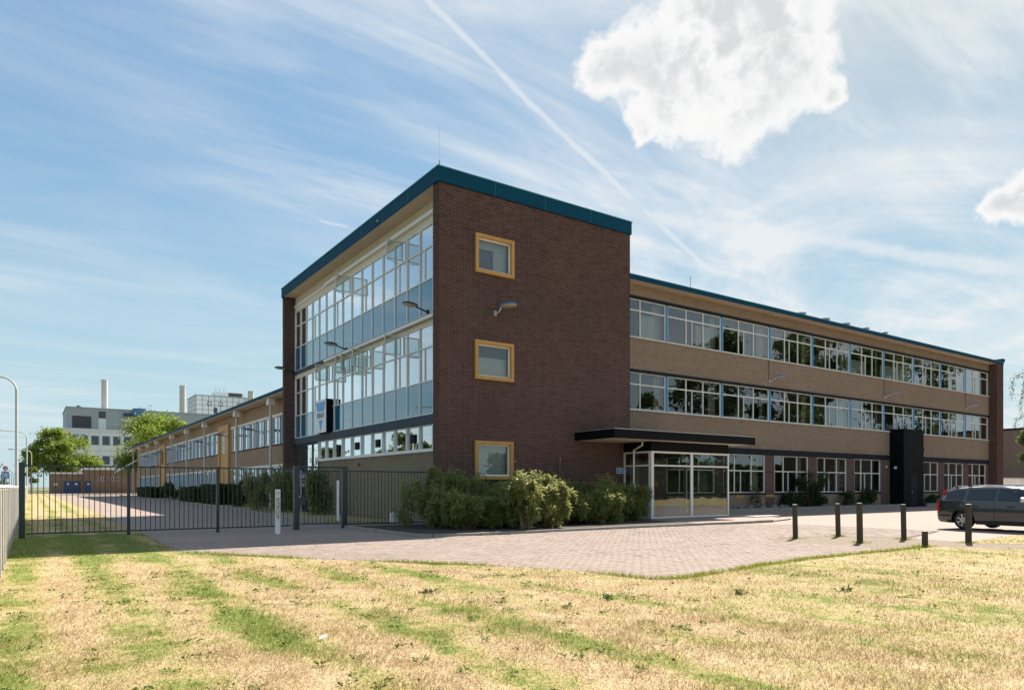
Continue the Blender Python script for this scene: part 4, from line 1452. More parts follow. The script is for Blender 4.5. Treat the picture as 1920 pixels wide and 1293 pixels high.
for z0, z1 in ((14.4, 17.2), (8.4, 11.0), (2.6, 5.2)):
    for k in range(22):
        x0 = -5.6 + k * 2.95
        m = MB(); m.box(x0 - .15, x0 + 2.15, -.06, -.004, z0 - .15, z1 + .15); wn = m.build('window', M['white'], lab)
        m = MB(); m.box(x0, x0 + 2.0, -.075, -.062, z0, z1); m.build('pane', M['far_glass'], wn)
m = MB()
for z in (12.6, 18.3):
    m.box(-7.0, 60, -.03, -.002, z, z + .08)
for k in range(23):
    m.box(-6.3 + k * 2.95, -6.24 + k * 2.95, -.025, -.001, .2, 18.9)
m.build('panel_joint', M['grey_clad'], lab)
m = MB(); m.lathe([(2.0, 0), (2.0, 2.2), (2.1, 2.3), (2.1, 2.5)], 20, (16.7, 1.8, 24.0))
m.build('stair_drum', M['far_blue'], lab)
m = MB(); m.box(12.2, 14.8, 1.2, 2.49, 24.0, 24.9); m.build('gantry', M['door_blue'], lab)
m = MB(); m.lathe([(1.0, 0), (.9, .6), (.5, .95), (.1, 1.05)], 12, (.4, 8, 26.15)); m.build('roof_dome', M['far_dark'], lab)
m = MB(); m.lathe([(.75, 0), (.75, .05)], 14); o = m.build('logo_disc', M['sign_blue'], lab); o.location = (-4.0, -.1, 17.6); o.rotation_euler = (PI / 2, 0, 0)
m = MB(); m.lathe([(.5, 0), (.5, .05)], 14); o = m.build('logo_disc', M['red'], lab); o.location = (-2.6, -.1, 17.5); o.rotation_euler = (PI / 2, 0, 0)
m = MB()
for x in (-1.5, -.9, -.4, .2, .8, 1.3):
    m.box(x, x + .35, -.1, -.05, 16.95 if x > 0 else 17.0, 17.6)
m.build('logo_lettering', M['sign_blue'], lab)


def chimney(x, y, r, h, label):
    m = MB(); m.lathe([(r * 1.05, 0), (r, h * .5), (r * .97, h - .5), (r * 1.03, h - .45), (r * 1.03, h)], 18)
    o = m.build('chimney', M['chimney'], None, (x, y, 0), smooth=True)
    tag(o, label, 'chimney', 'chimneys behind the laboratory')


chimney(8.3, 250, .98, 37.4, 'leftmost concrete chimney, above the grey laboratory roof')
chimney(39.8, 295, 1.2, 43.4, 'concrete chimney just left of the white panelled tower')
chimney(68.0, 298, 1.3, 43.6, 'concrete chimney in front of the white panelled tower')

TY = 300.0
tow = empty('panelled_tower', (0, TY, 0), 0, 'white panelled tower block with dark grid lines behind the laboratory', 'building')
m = MB(); m.box(45.8, 100, 0, 19, 0, 40.4); m.build('wall', M['tile_white'], tow)
m = MB()
for k in range(22):
    m.box(45.8 + k * 2.5, 45.95 + k * 2.5, -.06, -.002, 26, 40.4)
for k in range(9):
    m.box(45.8, 100, -.05, -.001, 24.5 + k * 2.0, 24.62 + k * 2.0)
    m.box(45.74, 45.799, 0, 19, 24.5 + k * 2.0, 24.62 + k * 2.0)
for k in range(9):
    m.box(45.73, 45.798, k * 2.3, k * 2.3 + .14, 26, 40.4)
m.build('panel_joint', M['far_dark'], tow)
m = MB(); m.box(45.6, 100.2, -.2, 19.2, 40.402, 40.8); m.build('roof', M['grey_clad'], tow)
for x in (50.4, 55.0, 62.5, 66.2):
    m = MB()
    m.box(x, x + 1.7, -.12, -.062, 36.3, 36.5); m.box(x, x + 1.7, -.12, -.062, 37.9, 38.1); m.box(x, x + .2, -.119, -.063, 36.5, 37.9); m.box(x + 1.5, x + 1.7, -.119, -.063, 36.5, 37.9)
    m.build('window', M['far_dark'], tow)
m = MB(); m.box(53.0, 54.4, -.15, -.063, 33.2, 35.6); m.build('vent_box', M['far_dark'], tow)
m = MB(); m.box(54.5, 67, 4, 12, 40.81, 43.2); pn = m.build('plant_room', M['pale_clad'], tow)
m = MB(); m.box(59.9, 65.7, 3.9, 3.99, 41.4, 42.9); m.build('louvre', M['far_dark'], pn)
m = MB()
for x in (54.9, 56.4, 58.3):
    m.tube([(x, 5, 43.2), (x, 5, 45.2)], .12, 6)
m.build('flue', M['steel'], pn)

# annex and railing at the far right
ann = empty('brick_annex', (75, 0, 0), 0, 'low dark brick annex beyond the end of the tan wing', 'building')
m = MB(); m.box(0, 18, -30, 45, 0, 7.5); m.build('wall', M['annex'], ann)
m = MB(); m.box(-.15, 18.2, -30.2, 45.2, 7.502, 7.7); m.build('roof', M['slate'], ann)
rl = empty('white_railing', (57.5, 5.0, 0), 0, 'white railing fence between the tan wing and the annex', 'fence')
m = MB(); m.bar((0, 0, 2.2), (16, 0, 2.2), .07); m.bar((0, 0, .3), (16, 0, .3), .06); m.build('rail', M['white'], rl)
for k in range(60):
    m = MB(); m.bar((k * .27, 0, .33), (k * .27, 0, 2.17), .07 if k % 10 else .14); m.build('baluster', M['white'], rl)

# ------------------------------------------------------------------ steel bar gate and fence
GY = .75
def bar_panel(parent, x0, x1, z0=.12, z1=1.98, pitch=.128, y=0):
    m = MB(); m.bar((x0, y, z1), (x1, y, z1), .045, .04); m.build('top_rail', M['gate'], parent)
    m = MB(); m.bar((x0, y, z0), (x1, y, z0), .045, .04); m.build('bottom_rail', M['gate'], parent)
    n = int((x1 - x0) / pitch)
    me = None
    for k in range(1, n):
        x = x0 + (x1 - x0) * k / n
        if me is None:
            m = MB(); m.tube([(0, 0, z0 + .02), (0, 0, z1 - .02)], .011, 6, cap=False); o = m.build('bar', M['gate'], parent, (x, y, 0)); me = o.data
        else:
            link('bar', me, parent, (x, y, 0))


def gate_post(parent, x, y=0, w_=.09, h=2.02, name='post'):
    m = MB(); m.cbox(x - w_ / 2, x + w_ / 2, y - w_ / 2, y + w_ / 2, -.05, h, .006); return m.build(name, M['gate'], parent)


gt = empty('sliding_gate', (-12.4, GY, 0), 0, 'wide dark steel bar gate across the drive and lawn', 'gate', 'dark steel bar fencing')
gate_post(gt, 0, w_=.14, h=2.06)
for a, b in ((.09, 2.50), (2.60, 4.95), (5.05, 7.30)):
    bar_panel(gt, a, b)
for x in (2.55, 5.0):
    gate_post(gt, x, w_=.085)
gp2 = empty('pedestrian_gate', (-4.95, GY, 0), 0, 'narrow dark steel gate with lock box standing ajar beside the wide gate', 'gate', 'dark steel bar fencing')
gate_post(gp2, 0, w_=.17, h=2.10); gate_post(gp2, 1.66, w_=.17, h=2.10)
m = MB(); m.bar((.085, 0, 2.06), (1.575, 0, 2.06), .06); m.build('lintel', M['gate'], gp2)
m = MB(); m.box(.06, .27, -.10, -.086, .80, 1.12); m.build('lock_box', M['gate'], gp2)
m = MB(); m.box(.05, .10, -.13, -.10, 1.06, 1.10); m.build('handle', M['steel'], gp2)
m = MB(); m.box(.15, .165, -.02, .02, .35, 1.95); m.build('striker_edge', M['offwhite'], gp2)
leaf = empty('gate_leaf', (0, 0, 0)); 
leaf.parent = gp2; leaf.location = (1.56, .02, 0); leaf.rotation_euler = (0, 0, PI - .42)
bar_panel(leaf, .04, 1.36, .14, 1.94)
gf = empty('bar_fence', (-3.29, GY, 0), .0, 'short dark steel bar fence between the narrow gate and the brick corner', 'fence', 'dark steel bar fencing')
bar_panel(gf, .09, 3.2, .10, 1.94)
gate_post(gf, 3.24, w_=.07)
m = MB(); m.tube([(0, 0, .25), (0, 0, 1.62)], .045, 8); o = m.build('white_tube', M['white'], None, (-3.56, GY - .12, .0))
tag(o, 'upright white plastic tube beside the narrow gate post', 'tube')
m = MB(); m.cbox(-.14, .14, -.12, .12, 0, .36, .02); m.box(-.145, .145, -.13, -.121, .05, .09); o = m.build('meter_cabinet', M['white'], None, (-.55, 2.6, .03))
tag(o, 'small white cabinet at the foot of the olive brick wall', 'cabinet')
m = MB(); m.lathe([(.02, 0), (.07, .02), (.08, .08), (.03, .1)], 10); o = m.build('alarm_light', M['red'], None, (G - .03, 9.0, 2.45)); o.rotation_euler = (0, -PI / 2, 0)
tag(o, 'small red and white alarm light below the ground floor windows', 'light')

# intercom post
ic = empty('intercom_post', (-6.06, -1.02, 0), 0, 'white intercom post with black lettering before the bar gate', 'post')
m = MB(); m.cbox(-.075, .075, -.06, .06, -.03, 1.32, .008); m.build('post', M['white'], ic)
m = MB(); m.box(-.05, .05, -.068, -.0605, 1.16, 1.27); m.build('speaker_panel', M['steel'], ic)
lettering('INTERCOM', .150, M['sign_text'], ic, (.0, -.064, .76), (PI / 2, PI / 2, 0), .85)
ic.rotation_euler = (0, 0, -.35)

# notices on the rear pier
for (lb, x, z, w_, h_, txt, fm) in (('white and blue parking notice on the rear brick pier, upper left', .17, 2.12, .22, .42, 'P', M['sign_blue']),
                                    ('narrow pale notice on the rear brick pier, upper right', .40, 2.12, .14, .42, None, M['sign_blue']),
                                    ('square white notice with arrow on the rear brick pier, lower left', .18, 1.60, .26, .34, None, M['sign_text']),
                                    ('square white round-symbol notice on the rear brick pier, lower right', .50, 1.60, .26, .34, None, M['sign_text'])):
    t = empty('notice', (x, 18.73, z), 0, lb, 'sign', 'notices on the rear pier')
    m = MB(); m.box(-w_ / 2, w_ / 2, -.012, 0, -h_ / 2, h_ / 2); m.build('plate', M['sign_white'], t)
    if txt:
        m = MB(); m.box(-w_ / 2 + .02, w_ / 2 - .02, -.016, -.0125, -.02, h_ / 2 - .02); m.build('field', fm, t)
        lettering(txt, .2, M['sign_white'], t, (0, -.018, .09), (PI / 2, 0, 0))
    elif 'arrow' in lb:
        m = MB(); m.add([(-.08, -.016, .02), (.02, -.016, .13), (.09, -.016, .13), (.09, -.016, .06), (-.02, -.016, -.05)], [(0, 4, 3, 2, 1)]); m.build('arrow', fm, t)
    elif 'round' in lb:
        m = MB(); m.lathe([(.09, 0), (.09, .004)], 16); o = m.build('disc', fm, t); o.rotation_euler = (PI / 2, 0, 0); o.location = (0, -.014, .03)
    else:
        m = MB(); m.box(-.05, .05, -.016, -.0125, -.12, .14); m.build('field', fm, t)

# ------------------------------------------------------------------ left boundary fence
FX = -12.62
fn = empty('boundary_fence', (FX, 0, 0), 0, 'long pale boundary fence of concrete posts and white top rail along the left lawn', 'fence')
ys = [-12.9 + 1.25 * k for k in range(20)] + [12 + 2.4 * k for k in range(38)]
pm = None
for y in ys:
    if pm is None:
        m = MB(); m.cbox(-.05, .05, -.06, .06, -.05, 1.36, .01); o = m.build('post', M['concrete'], fn, (0, y, 0)); pm = o.data
    else:
        link('post', pm, fn, (0, y, 0))
m = MB(); m.tube([(0, -13, 1.40), (0, 101, 1.40)], .032, 8); m.build('top_rail', M['white'], fn)
m = MB()
for k in range(34):
    z = .10 + k * .037
    m.bar((-.055, -13, z), (-.055, 101, z), .004, .012)
wm = m.build('mesh_wire', M['offwhite'], fn)
wf = empty('wire_fence', (-13.6, 0, 0), 0, 'taller wire fence with bent-top steel posts behind the boundary fence', 'fence')
for k in range(9):
    y = 14 + 8 * k
    m = MB(); m.tube([(0, y, 0), (0, y, 2.25), (.22, y, 2.6)], .03, 6); m.build('post', M['steel'], wf)
m = MB()
for z, x in ((.8, 0), (1.5, 0), (2.2, 0), (2.45, .13), (2.58, .2)):
    m.tube([(x, 12, z), (x, 80, z)], .006, 4)
m.build('wire', M['steel'], wf)

# street lamps along the road
def street_lamp(x, y, label, side=-1, h=8.2, arm=2.6):
    t = empty('street_lamp', (x, y, 0), 0, label, 'street lamp', 'street lamps along the road')
    pts = [(0, 0, 0), (0, 0, h - .9)]
    for k in range(1, 7):
        a = PI / 2 * k / 6
        pts.append((side * .8 * (1 - math.cos(a)), 0, h - .9 + .8 * math.sin(a)))
    pts.append((side * arm, 0, h))
    m = MB(); m.tube(pts, [.09, .075] + [.06] * 6 + [.045], 8); m.build('pole', M['offwhite'], t, smooth=True)
    m = MB(); m.tube([(side * (arm - .1), 0, h), (side * (arm + .3), 0, h + .02), (side * (arm + .75), 0, h + .01), (side * (arm + .95), 0, h)], [.05, .11, .10, .02], 8); m.build('lamp_head', M['steel'], t, smooth=True)
    return t


street_lamp(-12.93, 30.3, 'tall pale street lamp nearest the camera, left edge of the picture')
street_lamp(-12.6, 82.1, 'second pale street lamp along the left road')
street_lamp(-12.1, 134, 'third pale street lamp along the left road')
street_lamp(-26.8, 96, 'street lamp on the far side of the road, arm towards it', 1)
street_lamp(-11.6, 190, 'farthest pale street lamp along the left road')
rs = empty('road_sign', (-14.8, 84, 0), 0, 'blue direction sign with white arrow beyond the left fence', 'sign')
m = MB(); m.tube([(0, 0, 0), (0, 0, 3.9)], .05, 6); m.build('pole', M['steel'], rs)
m = MB(); m.box(-.40, .40, -.09, -.055, 2.4, 3.3); m.build('plate', M['sign_blue'], rs)
m = MB(); m.bar((-.18, -.095, 2.6), (.12, -.095, 2.95), .1, .008, (0, 1, 0)); m.add([(.22, -.097, 3.1), (-.08, -.097, 3.02), (.16, -.097, 2.78)], [(0, 1, 2)]); m.build('arrow', M['sign_white'], rs)
m = MB(); m.lathe([(.28, 0), (.28, .03)], 16); o = m.build('red_disc', M['red'], rs); o.rotation_euler = (PI / 2, 0, 0); o.location = (.02, -.05, 3.68)

# ------------------------------------------------------------------ wooden bollards
BOL = [(4.85, -11.17, .92, 'full-height wooden post, leftmost of the bollards'), (6.58, -11.37, .92, 'wooden post in the far pair, right of the leftmost bollard'),
       (4.88, -12.94, .99, 'thicker wooden post in the middle of the bollard group, near row'), (6.87, -13.03, .93, 'wooden post just left of the short stump'),
       (5.06, -14.40, .36, 'short sawn-off wooden stump among the posts'), (7.11, -14.48, .96, 'wooden post in front of the parked car')]
for x, y, h, lb in BOL:
    m = MB(); r = .068 if h < .95 else .074
    m.lathe([(r * 1.02, -.1), (r, .02), (r * .98, h - .03), (r * .86, h)], 14)
    o = m.build('bollard', M['wood'], None, (x, y, 0), smooth=True)
    o.rotation_euler = (random.uniform(-.012, .012), random.uniform(-.03, .0), 0)
    tag(o, lb, 'bollard', 'wooden bollards beside the gravel path')
    m = MB(); m.lathe([(r * .84, h + .001), (r * .80, h + .006)], 14); m.build('end_grain', M['litter'], o)

# ------------------------------------------------------------------ parked estate car
def car():
    hd = -99 * PI / 180
    lx, ly = math.sin(-hd), math.cos(hd)
    org = (12.86 + .78 * math.sin(-hd), -11.8 + .78 * math.cos(hd), 0)
    org = (org[0] + .35, org[1] - .05, 0)
    t = empty('parked_car', org, hd, 'grey estate car with red tail lamps parked at right edge', 'car')
    paintm, n, out = base_mat('car_paint')
    fl = n.noise(n.new('ShaderNodeNewGeometry').outputs['Position'], 900, 2, .5)
    p = principled(n, n.mix(fl, (.028, .036, .042), (.048, .056, .062)), .28, .55, .5)
    p.inputs['Coat Weight'].default_value = 1.0; p.inputs['Coat Roughness'].default_value = .03
    n.t.links.new(p.outputs[0], out.inputs[0])
    cglass = paint('car_glass', (.008, .013, .015), .02, .05, 1, spec=.9)
    rubber = paint('tyre_rubber', (.012, .012, .012), .85, .2, 8)
    alloy = paint('alloy_rim', (.52, .53, .54), .3, .06, 5, metal=.8)
    trim = paint('black_trim', (.010, .010, .011), .6, .15, 5)
    redl = paint('tail_lamp_red', (.42, .012, .016), .15, .1, 8, spec=.7)
    # stations: x, bottom z, half width, shoulder z, roof z, roof half width, upper-x shift
    ST = [(-.97, .40, .60, .74, .80, .50, .0), (-.955, .30, .76, .90, 1.00, .60, .02), (-.90, .24, .86, .95, 1.10, .66, .05), (-.80, .22, .895, .975, 1.30, .66, .07),
          (-.62, .21, .905, .985, 1.415, .64, .05), (-.30, .20, .910, .985, 1.445, .635, .0), (.05, .20, .912, .98, 1.470, .632, .0), (.55, .20, .912, .975, 1.483, .632, 0), (1.10, .20, .912, .968, 1.480, .630, 0),
          (1.55, .20, .912, .962, 1.462, .622, 0), (1.80, .20, .912, .96, 1.42, .61, 0), (2.15, .20, .910, .96, 1.24, .66, 0), (2.55, .20, .905, .955, 1.00, .76, 0),
          (2.95, .20, .895, .90, .955, .70, 0), (3.35, .21, .87, .82, .885, .66, 0), (3.58, .24, .80, .72, .79, .60, 0), (3.70, .30, .66, .60, .66, .50, 0), (3.74, .38, .52, .52, .56, .40, 0)]
    bm = bmesh.new()
    rings = []
    for (x, zb, wd, zs, zr, wr, sh) in ST:
        h = zs - zb
        half = [(0, zb, 0), (wd * .86, zb, 0), (wd * .965, zb + h * .14, 0), (wd, zb + h * .42, 0), (wd * .995, zb + h * .78, 0), (wd * .965, zs, 0), (wd * .945, zs + .015, 0),
                (wr + (wd * .945 - wr) * .12, zr - (zr - zs) * .16, sh), (wr * .93, zr - .022, sh), (wr * .55, zr + .004, sh), (0, zr + .012, sh)]
        ring = [bm.verts.new((x + s_, -y, z)) for y, z, s_ in half]
        ring += [bm.verts.new((x + s_, y, z)) for y, z, s_ in half[-2:0:-1]]
        rings.append(ring)
    nr = len(rings[0])
    for a, b in zip(rings[:-1], rings[1:]):
        for i in range(nr):
            j = (i + 1) % nr
            bm.faces.new((a[i], a[j], b[j], b[i]))
    bm.faces.new(rings[0][::-1]); bm.faces.new(rings[-1])
    bmesh.ops.recalc_face_normals(bm, faces=bm.faces[:])
    me = bpy.data.meshes.new('body'); bm.to_mesh(me); bm.free()
    bo = bpy.data.objects.new('body_raw', me); COL.objects.link(bo)
    cut = MB()
    for cx_ in (0, 2.76):
        for sy in (-1, 1):
            cut.tube([(cx_, sy * .66, .32), (cx_, sy * 1.1, .32)], .395, 28)
    me2 = bpy.data.meshes.new('cut'); me2.from_pydata(cut.v, [], cut.f); me2.update()
    co = bpy.data.objects.new('cut', me2); COL.objects.link(co)
    bmx = bmesh.new(); bmx.from_mesh(me2); bmesh.ops.recalc_face_normals(bmx, faces=bmx.faces[:]); bmx.to_mesh(me2); bmx.free()
    md = bo.modifiers.new('b', 'BOOLEAN'); md.operation = 'DIFFERENCE'; md.object = co; md.solver = 'EXACT'
    bpy.context.view_layer.update()
    dg = bpy.context.evaluated_depsgraph_get()
    body = bpy.data.meshes.new_from_object(bo.evaluated_get(dg))
    bpy.data.objects.remove(bo); bpy.data.objects.remove(co)
    body.materials.clear(); body.materials.append(paintm)
    body.polygons.foreach_set('use_smooth', [True] * len(body.polygons))
    body.polygons.foreach_set('material_index', [0] * len(body.polygons))
    body.set_sharp_from_angle(angle=math.radians(32))
    link('body', body, t)

    def side_at(x, f):
        """point on the greenhouse side at height fraction f"""
        xs = [s[0] for s in ST]
        v = lambda k: float(np.interp(x, xs, [s[k] for s in ST]))
        zs, zr, wd, wr = v(3), v(4), v(2), v(5)
        y0, z0 = wd * .945, zs + .015
        y1, z1 = wr + (wd * .945 - wr) * .12, zr - (zr - zs) * .16
        return y0 + (y1 - y0) * f, z0 + (z1 - z0) * f

    for sy in (-1, 1):
        for nm, pts in (('rear_quarter_window', [(-.66, .06), (-.30, .05), (-.02, .05), (-.02, .96), (-.30, .95), (-.56, .90)]),
                        ('rear_door_window', [(.10, .05), (.55, .05), (.98, .05), (.98, .97), (.55, .97), (.10, .96)]),
                        ('front_door_window', [(1.08, .05), (1.5, .05), (1.92, .05), (2.22, .06), (1.95, .62), (1.72, .95), (1.08, .97)])):
            P3 = []
            for x, f in pts:
                y, z = side_at(x, f)
                P3.append((x, sy * (y + .006), z))
            mm = MB(); mm.add(P3, [tuple(range(len(P3))) if sy < 0 else tuple(range(len(P3) - 1, -1, -1))])
            mm.build(nm, cglass, t)
        # lamps, sills, handles, mirrors
        mm = MB()
        tl = [(-.975, .56, .62, .86), (-.965, .70, .76, .70), (-.93, .80, .815, .98)]
        mm.add([(-.978, sy * .70, .62), (-.915, sy * .868, .62), (-.805, sy * .905, .62), (-.805, sy * .892, .95), (-.908, sy * .855, .95), (-.966, sy * .71, .95)],
               [(0, 1, 4, 5) if sy < 0 else (5, 4, 1, 0), (1, 2, 3, 4) if sy < 0 else (4, 3, 2, 1)])
        mm.add([(-.945, sy * .70, .62), (-.80, sy * .905, .62), (-.80, sy * .902, .96), (-.93, sy * .70, .96),
                (-.72, sy * .78, 1.10), (-.66, sy * .745, 1.30), (-.64, sy * .70, 1.40), (-.80, sy * .62, 1.37), (-.86, sy * .68, 1.14)],
               [(0, 1, 2, 3) if sy < 0 else (3, 2, 1, 0), (3, 2, 4, 8) if sy < 0 else (8, 4, 2, 3), (8, 4, 5, 7) if sy < 0 else (7, 5, 4, 8), (7, 5, 6) if sy < 0 else (6, 5, 7)])
        mm.build('tail_lamp', redl, t)
        mm = MB(); mm.bar((.45, sy * .905, .24), (2.32, sy * .905, .24), .03, .10); mm.build('sill_trim', trim, t)
        for x in (.30, 1.42):
            mm = MB(); mm.bar((x, sy * .925, .80), (x + .20, sy * .925, .80), .02, .035); mm.build('door_handle', trim, t)
        mm = MB()
        for x in (.035, 1.03, 2.12):
            pts = [(x, sy * .918, .30), (x, sy * .9155, .62), (x, sy * .905, .94)]
            mm.tube(pts, .004, 4)
        mm.build('door_seam', trim, t)
        mm = MB(); mm.tube([(1.98, sy * .90, .985), (1.98, sy * 1.0, 1.0)], .03, 6)
        mm.lathe([(.02, -.09), (.085, -.06), (.10, 0), (.085, .07), (.02, .10)], 10, (1.98, sy * 1.06, 1.03)); mr = mm.build('wing_mirror', alloy, t, smooth=True)
        mm = MB(); mm.tube([(-.52, sy * .585, 1.42), (-.40, sy * .585, 1.475), (.6, sy * .58, 1.525), (1.45, sy * .575, 1.505), (1.62, sy * .575, 1.45)], .017, 6)
        mm.build('roof_rail', alloy, t, smooth=True)
        mm = MB(); mm.box(.0, .12, sy * .60, sy * .54, 1.46, 1.53); mm.box(-.44, -.34, sy * .60, sy * .54, 1.43, 1.49); mm.build('rail_foot', trim, t)
    # rear screen, windscreen, plate, bumper strip
    mm = MB(); mm.add([(-.872, -.60, 1.0), (-.872, .60, 1.0), (-.665, .55, 1.36), (-.665, -.55, 1.36)], [(0, 3, 2, 1)]); mm.build('rear_screen', cglass, t)
    mm = MB(); mm.add([(2.50, -.74, 1.035), (2.50, .74, 1.035), (1.84, .58, 1.415), (1.84, -.58, 1.415)], [(0, 1, 2, 3)]); mm.build('windscreen', cglass, t)
    mm = MB(); mm.box(-.985, -.972, -.26, .26, .76, .87); mm.build('number_plate', paint('plate_yellow', (.65, .45, .03), .5, .05, 5), t)
    mm = MB(); mm.bar((-.80, -.915, .46), (-.42, -.915, .46), .012, .05); mm.build('bumper_strip', trim, t)
    for cx_ in (0, 2.76):
        for sy in (-1, 1):
            wh = empty('wheel', (cx_, sy * .79, .315)); wh.parent = t
            mm = MB(); prof = [(.205, -.095), (.30, -.10), (.315, -.06), (.318, 0), (.315, .06), (.30, .10), (.205, .095)]
            mm.lathe(prof, 28, cap=False); ty = mm.build('tyre', rubber, wh, smooth=True); ty.rotation_euler = (PI / 2 * (1 if sy < 0 else -1), 0, 0)
            mm = MB(); mm.lathe([(.19, .03), (.206, .07), (.212, .098), (.195, .10), (.185, .06)], 28, cap=False)
            for k in range(7):
                a = 2 * PI * k / 7
                mm.bar((.03 * math.cos(a), .03 * math.sin(a), .075), (.192 * math.cos(a), .192 * math.sin(a), .085), .052, .02)
            mm.lathe([(.055, .06), (.05, .098), (.02, .102)], 14)
            ri = mm.build('rim', alloy, wh); ri.rotation_euler = (PI / 2 * (1 if sy < 0 else -1), 0, 0)
            mm = MB(); mm.lathe([(.19, .0), (.19, .02)], 20); bd = mm.build('brake_disc', trim, wh); bd.rotation_euler = (PI / 2 * (1 if sy < 0 else -1), 0, 0)
    t.scale = (.97, .97, .955)
    return t


car()

# ------------------------------------------------------------------ vegetation
def leaf_quads(c, d, L, wd, droop=0.0):
    """array of diamond leaves: centres (N,3), directions (N,3)"""
    n = len(c)
    d = d / np.linalg.norm(d, axis=1, keepdims=True)
    r = RNG.normal(0, 1, (n, 3))
    s = np.cross(d, r); s /= np.linalg.norm(s, axis=1, keepdims=True)
    L = np.asarray(L).reshape(-1, 1); wd = np.asarray(wd).reshape(-1, 1)
    mid = c + d * L * .45
    tip = c + d * L
    tip[:, 2] -= (L * droop)[:, 0]
    V = np.stack([c, mid + s * wd * .5, tip, mid - s * wd * .5], 1)
    return V


def branchy(base, h, spread, rad, limbs, seed):
    """trunk with tapering limbs; returns mesh builder and limb tips"""
    rr = random.Random(seed)
    m = MB(); tips = []
    top = (base[0] + rr.uniform(-.04, .04) * h, base[1] + rr.uniform(-.04, .04) * h, base[2] + h * .62)
    m.tube([(base[0], base[1], base[2] - .1), ((base[0] + top[0]) / 2 + rr.uniform(-.02, .02) * h, (base[1] + top[1]) / 2, base[2] + h * .32), top], [rad, rad * .72, rad * .40], 8)
    for k in range(limbs):
        a = 2 * PI * k / limbs + rr.uniform(-.4, .4)
        z0 = base[2] + h * rr.uniform(.25, .58)
        f = (z0 - base[2]) / (h * .62)
        p0 = (base[0] + (top[0] - base[0]) * f, base[1] + (top[1] - base[1]) * f, z0)
        L = spread * rr.uniform(.65, 1.0)
        p1 = (p0[0] + math.cos(a) * L * .5, p0[1] + math.sin(a) * L * .5, z0 + h * rr.uniform(.10, .2))
        p2 = (p0[0] + math.cos(a) * L, p0[1] + math.sin(a) * L, z0 + h * rr.uniform(.16, .38))
        m.tube([p0, p1, p2], [rad * .38, rad * .22, rad * .06], 6)
        tips.append(p2); tips.append(p1)
    tips.append((top[0], top[1], top[2] + h * .2))
    return m, tips


def tree(label, x, y, h, spread, trunk_r, leaf, nleaf, leafL, mat, seed, lobes=16, base_frac=.28, group=None, flat=.8):
    t = empty('tree', (x, y, 0), 0, label, 'tree', group)
    m, tips = branchy((0, 0, 0), h, spread * .8, trunk_r, 9, seed)
    m.build('trunk', M['bark'], t, smooth=True)
    rr = np.random.default_rng(seed)
    # lobes of unequal size spread through the crown
    cen = []
    for k in range(lobes):
        th = rr.uniform(0, 2 * PI); u = rr.uniform(-.85, 1); r = math.sqrt(max(0, 1 - u * u * .9)) * rr.uniform(.35, .95)
        cz = h * (base_frac + (1 - base_frac) / 2) + u * h * (1 - base_frac) / 2 * .82
        cen.append((math.cos(th) * r * spread * .78, math.sin(th) * r * spread * .78, cz, rr.uniform(.20, .36) * spread))
    cen = np.array(cen)
    per = nleaf // lobes
    C = []; Dd = []
    for cx_, cy_, cz_, cr in cen:
        # small clumps on the lobe's skin
        nc = 26
        v = rr.normal(0, 1, (nc, 3)); v /= np.linalg.norm(v, axis=1, keepdims=True)
        v[:, 2] = np.abs(v[:, 2]) * 1.0 - .35 * (rr.random(nc) < .45)
        cl = np.array((cx_, cy_, cz_)) + v * cr * rr.uniform(.55, 1.05, (nc, 1)) * np.array((1, 1, flat))
        k = max(2, per // nc)
        pts = np.repeat(cl, k, 0) + rr.normal(0, 1, (nc * k, 3)) * cr * .20
        C.append(pts); dd_ = np.repeat(v, k, 0) * .5 + rr.normal(0, 1, (nc * k, 3)) * .8; dd_[:, 2] -= .2; Dd.append(dd_)
    C = np.concatenate(C); Dd = np.concatenate(Dd)
    n = len(C)
    V = leaf_quads(C, Dd, leafL * rr.uniform(.6, 1.3, n), leafL * rr.uniform(.45, .75, n), .15)
    np_mesh('crown', V, 4, mat, t)
    return t


tree('loose green tree before the laboratory, left of the larger one', -6.6, 168, 14.6, 8.6, .35, None, 19000, .52, M['leaf_tree'], 21, 20, .22, 'trees behind the shed')
tree('large green tree rising above the low wing roof', 9.0, 130, 14.6, 10.2, .42, None, 28000, .48, M['leaf_tree'], 35, 30, .15, 'trees behind the shed', .65)
tree('young pale green tree beside the brick shed', -12.2, 158, 5.8, 1.8, .12, None, 2600, .36, M['leaf_lime'], 44, 8, .15)
tree('yellow-green tree behind the dark annex at right', 108, 30, 13.6, 6.2, .3, None, 9000, .55, M['leaf_lime'], 52, 16, .2)
tree('yellow-green tree behind the annex, nearer the picture edge', 112, 14, 13.2, 6.0, .3, None, 8000, .55, M['leaf_lime'], 53, 16, .2)
tree('small round-crowned tree in front of the dark annex', 58.9, 1.6, 6.2, 1.7, .09, None, 5000, .20, M['leaf_birch'], 61, 10, .50)
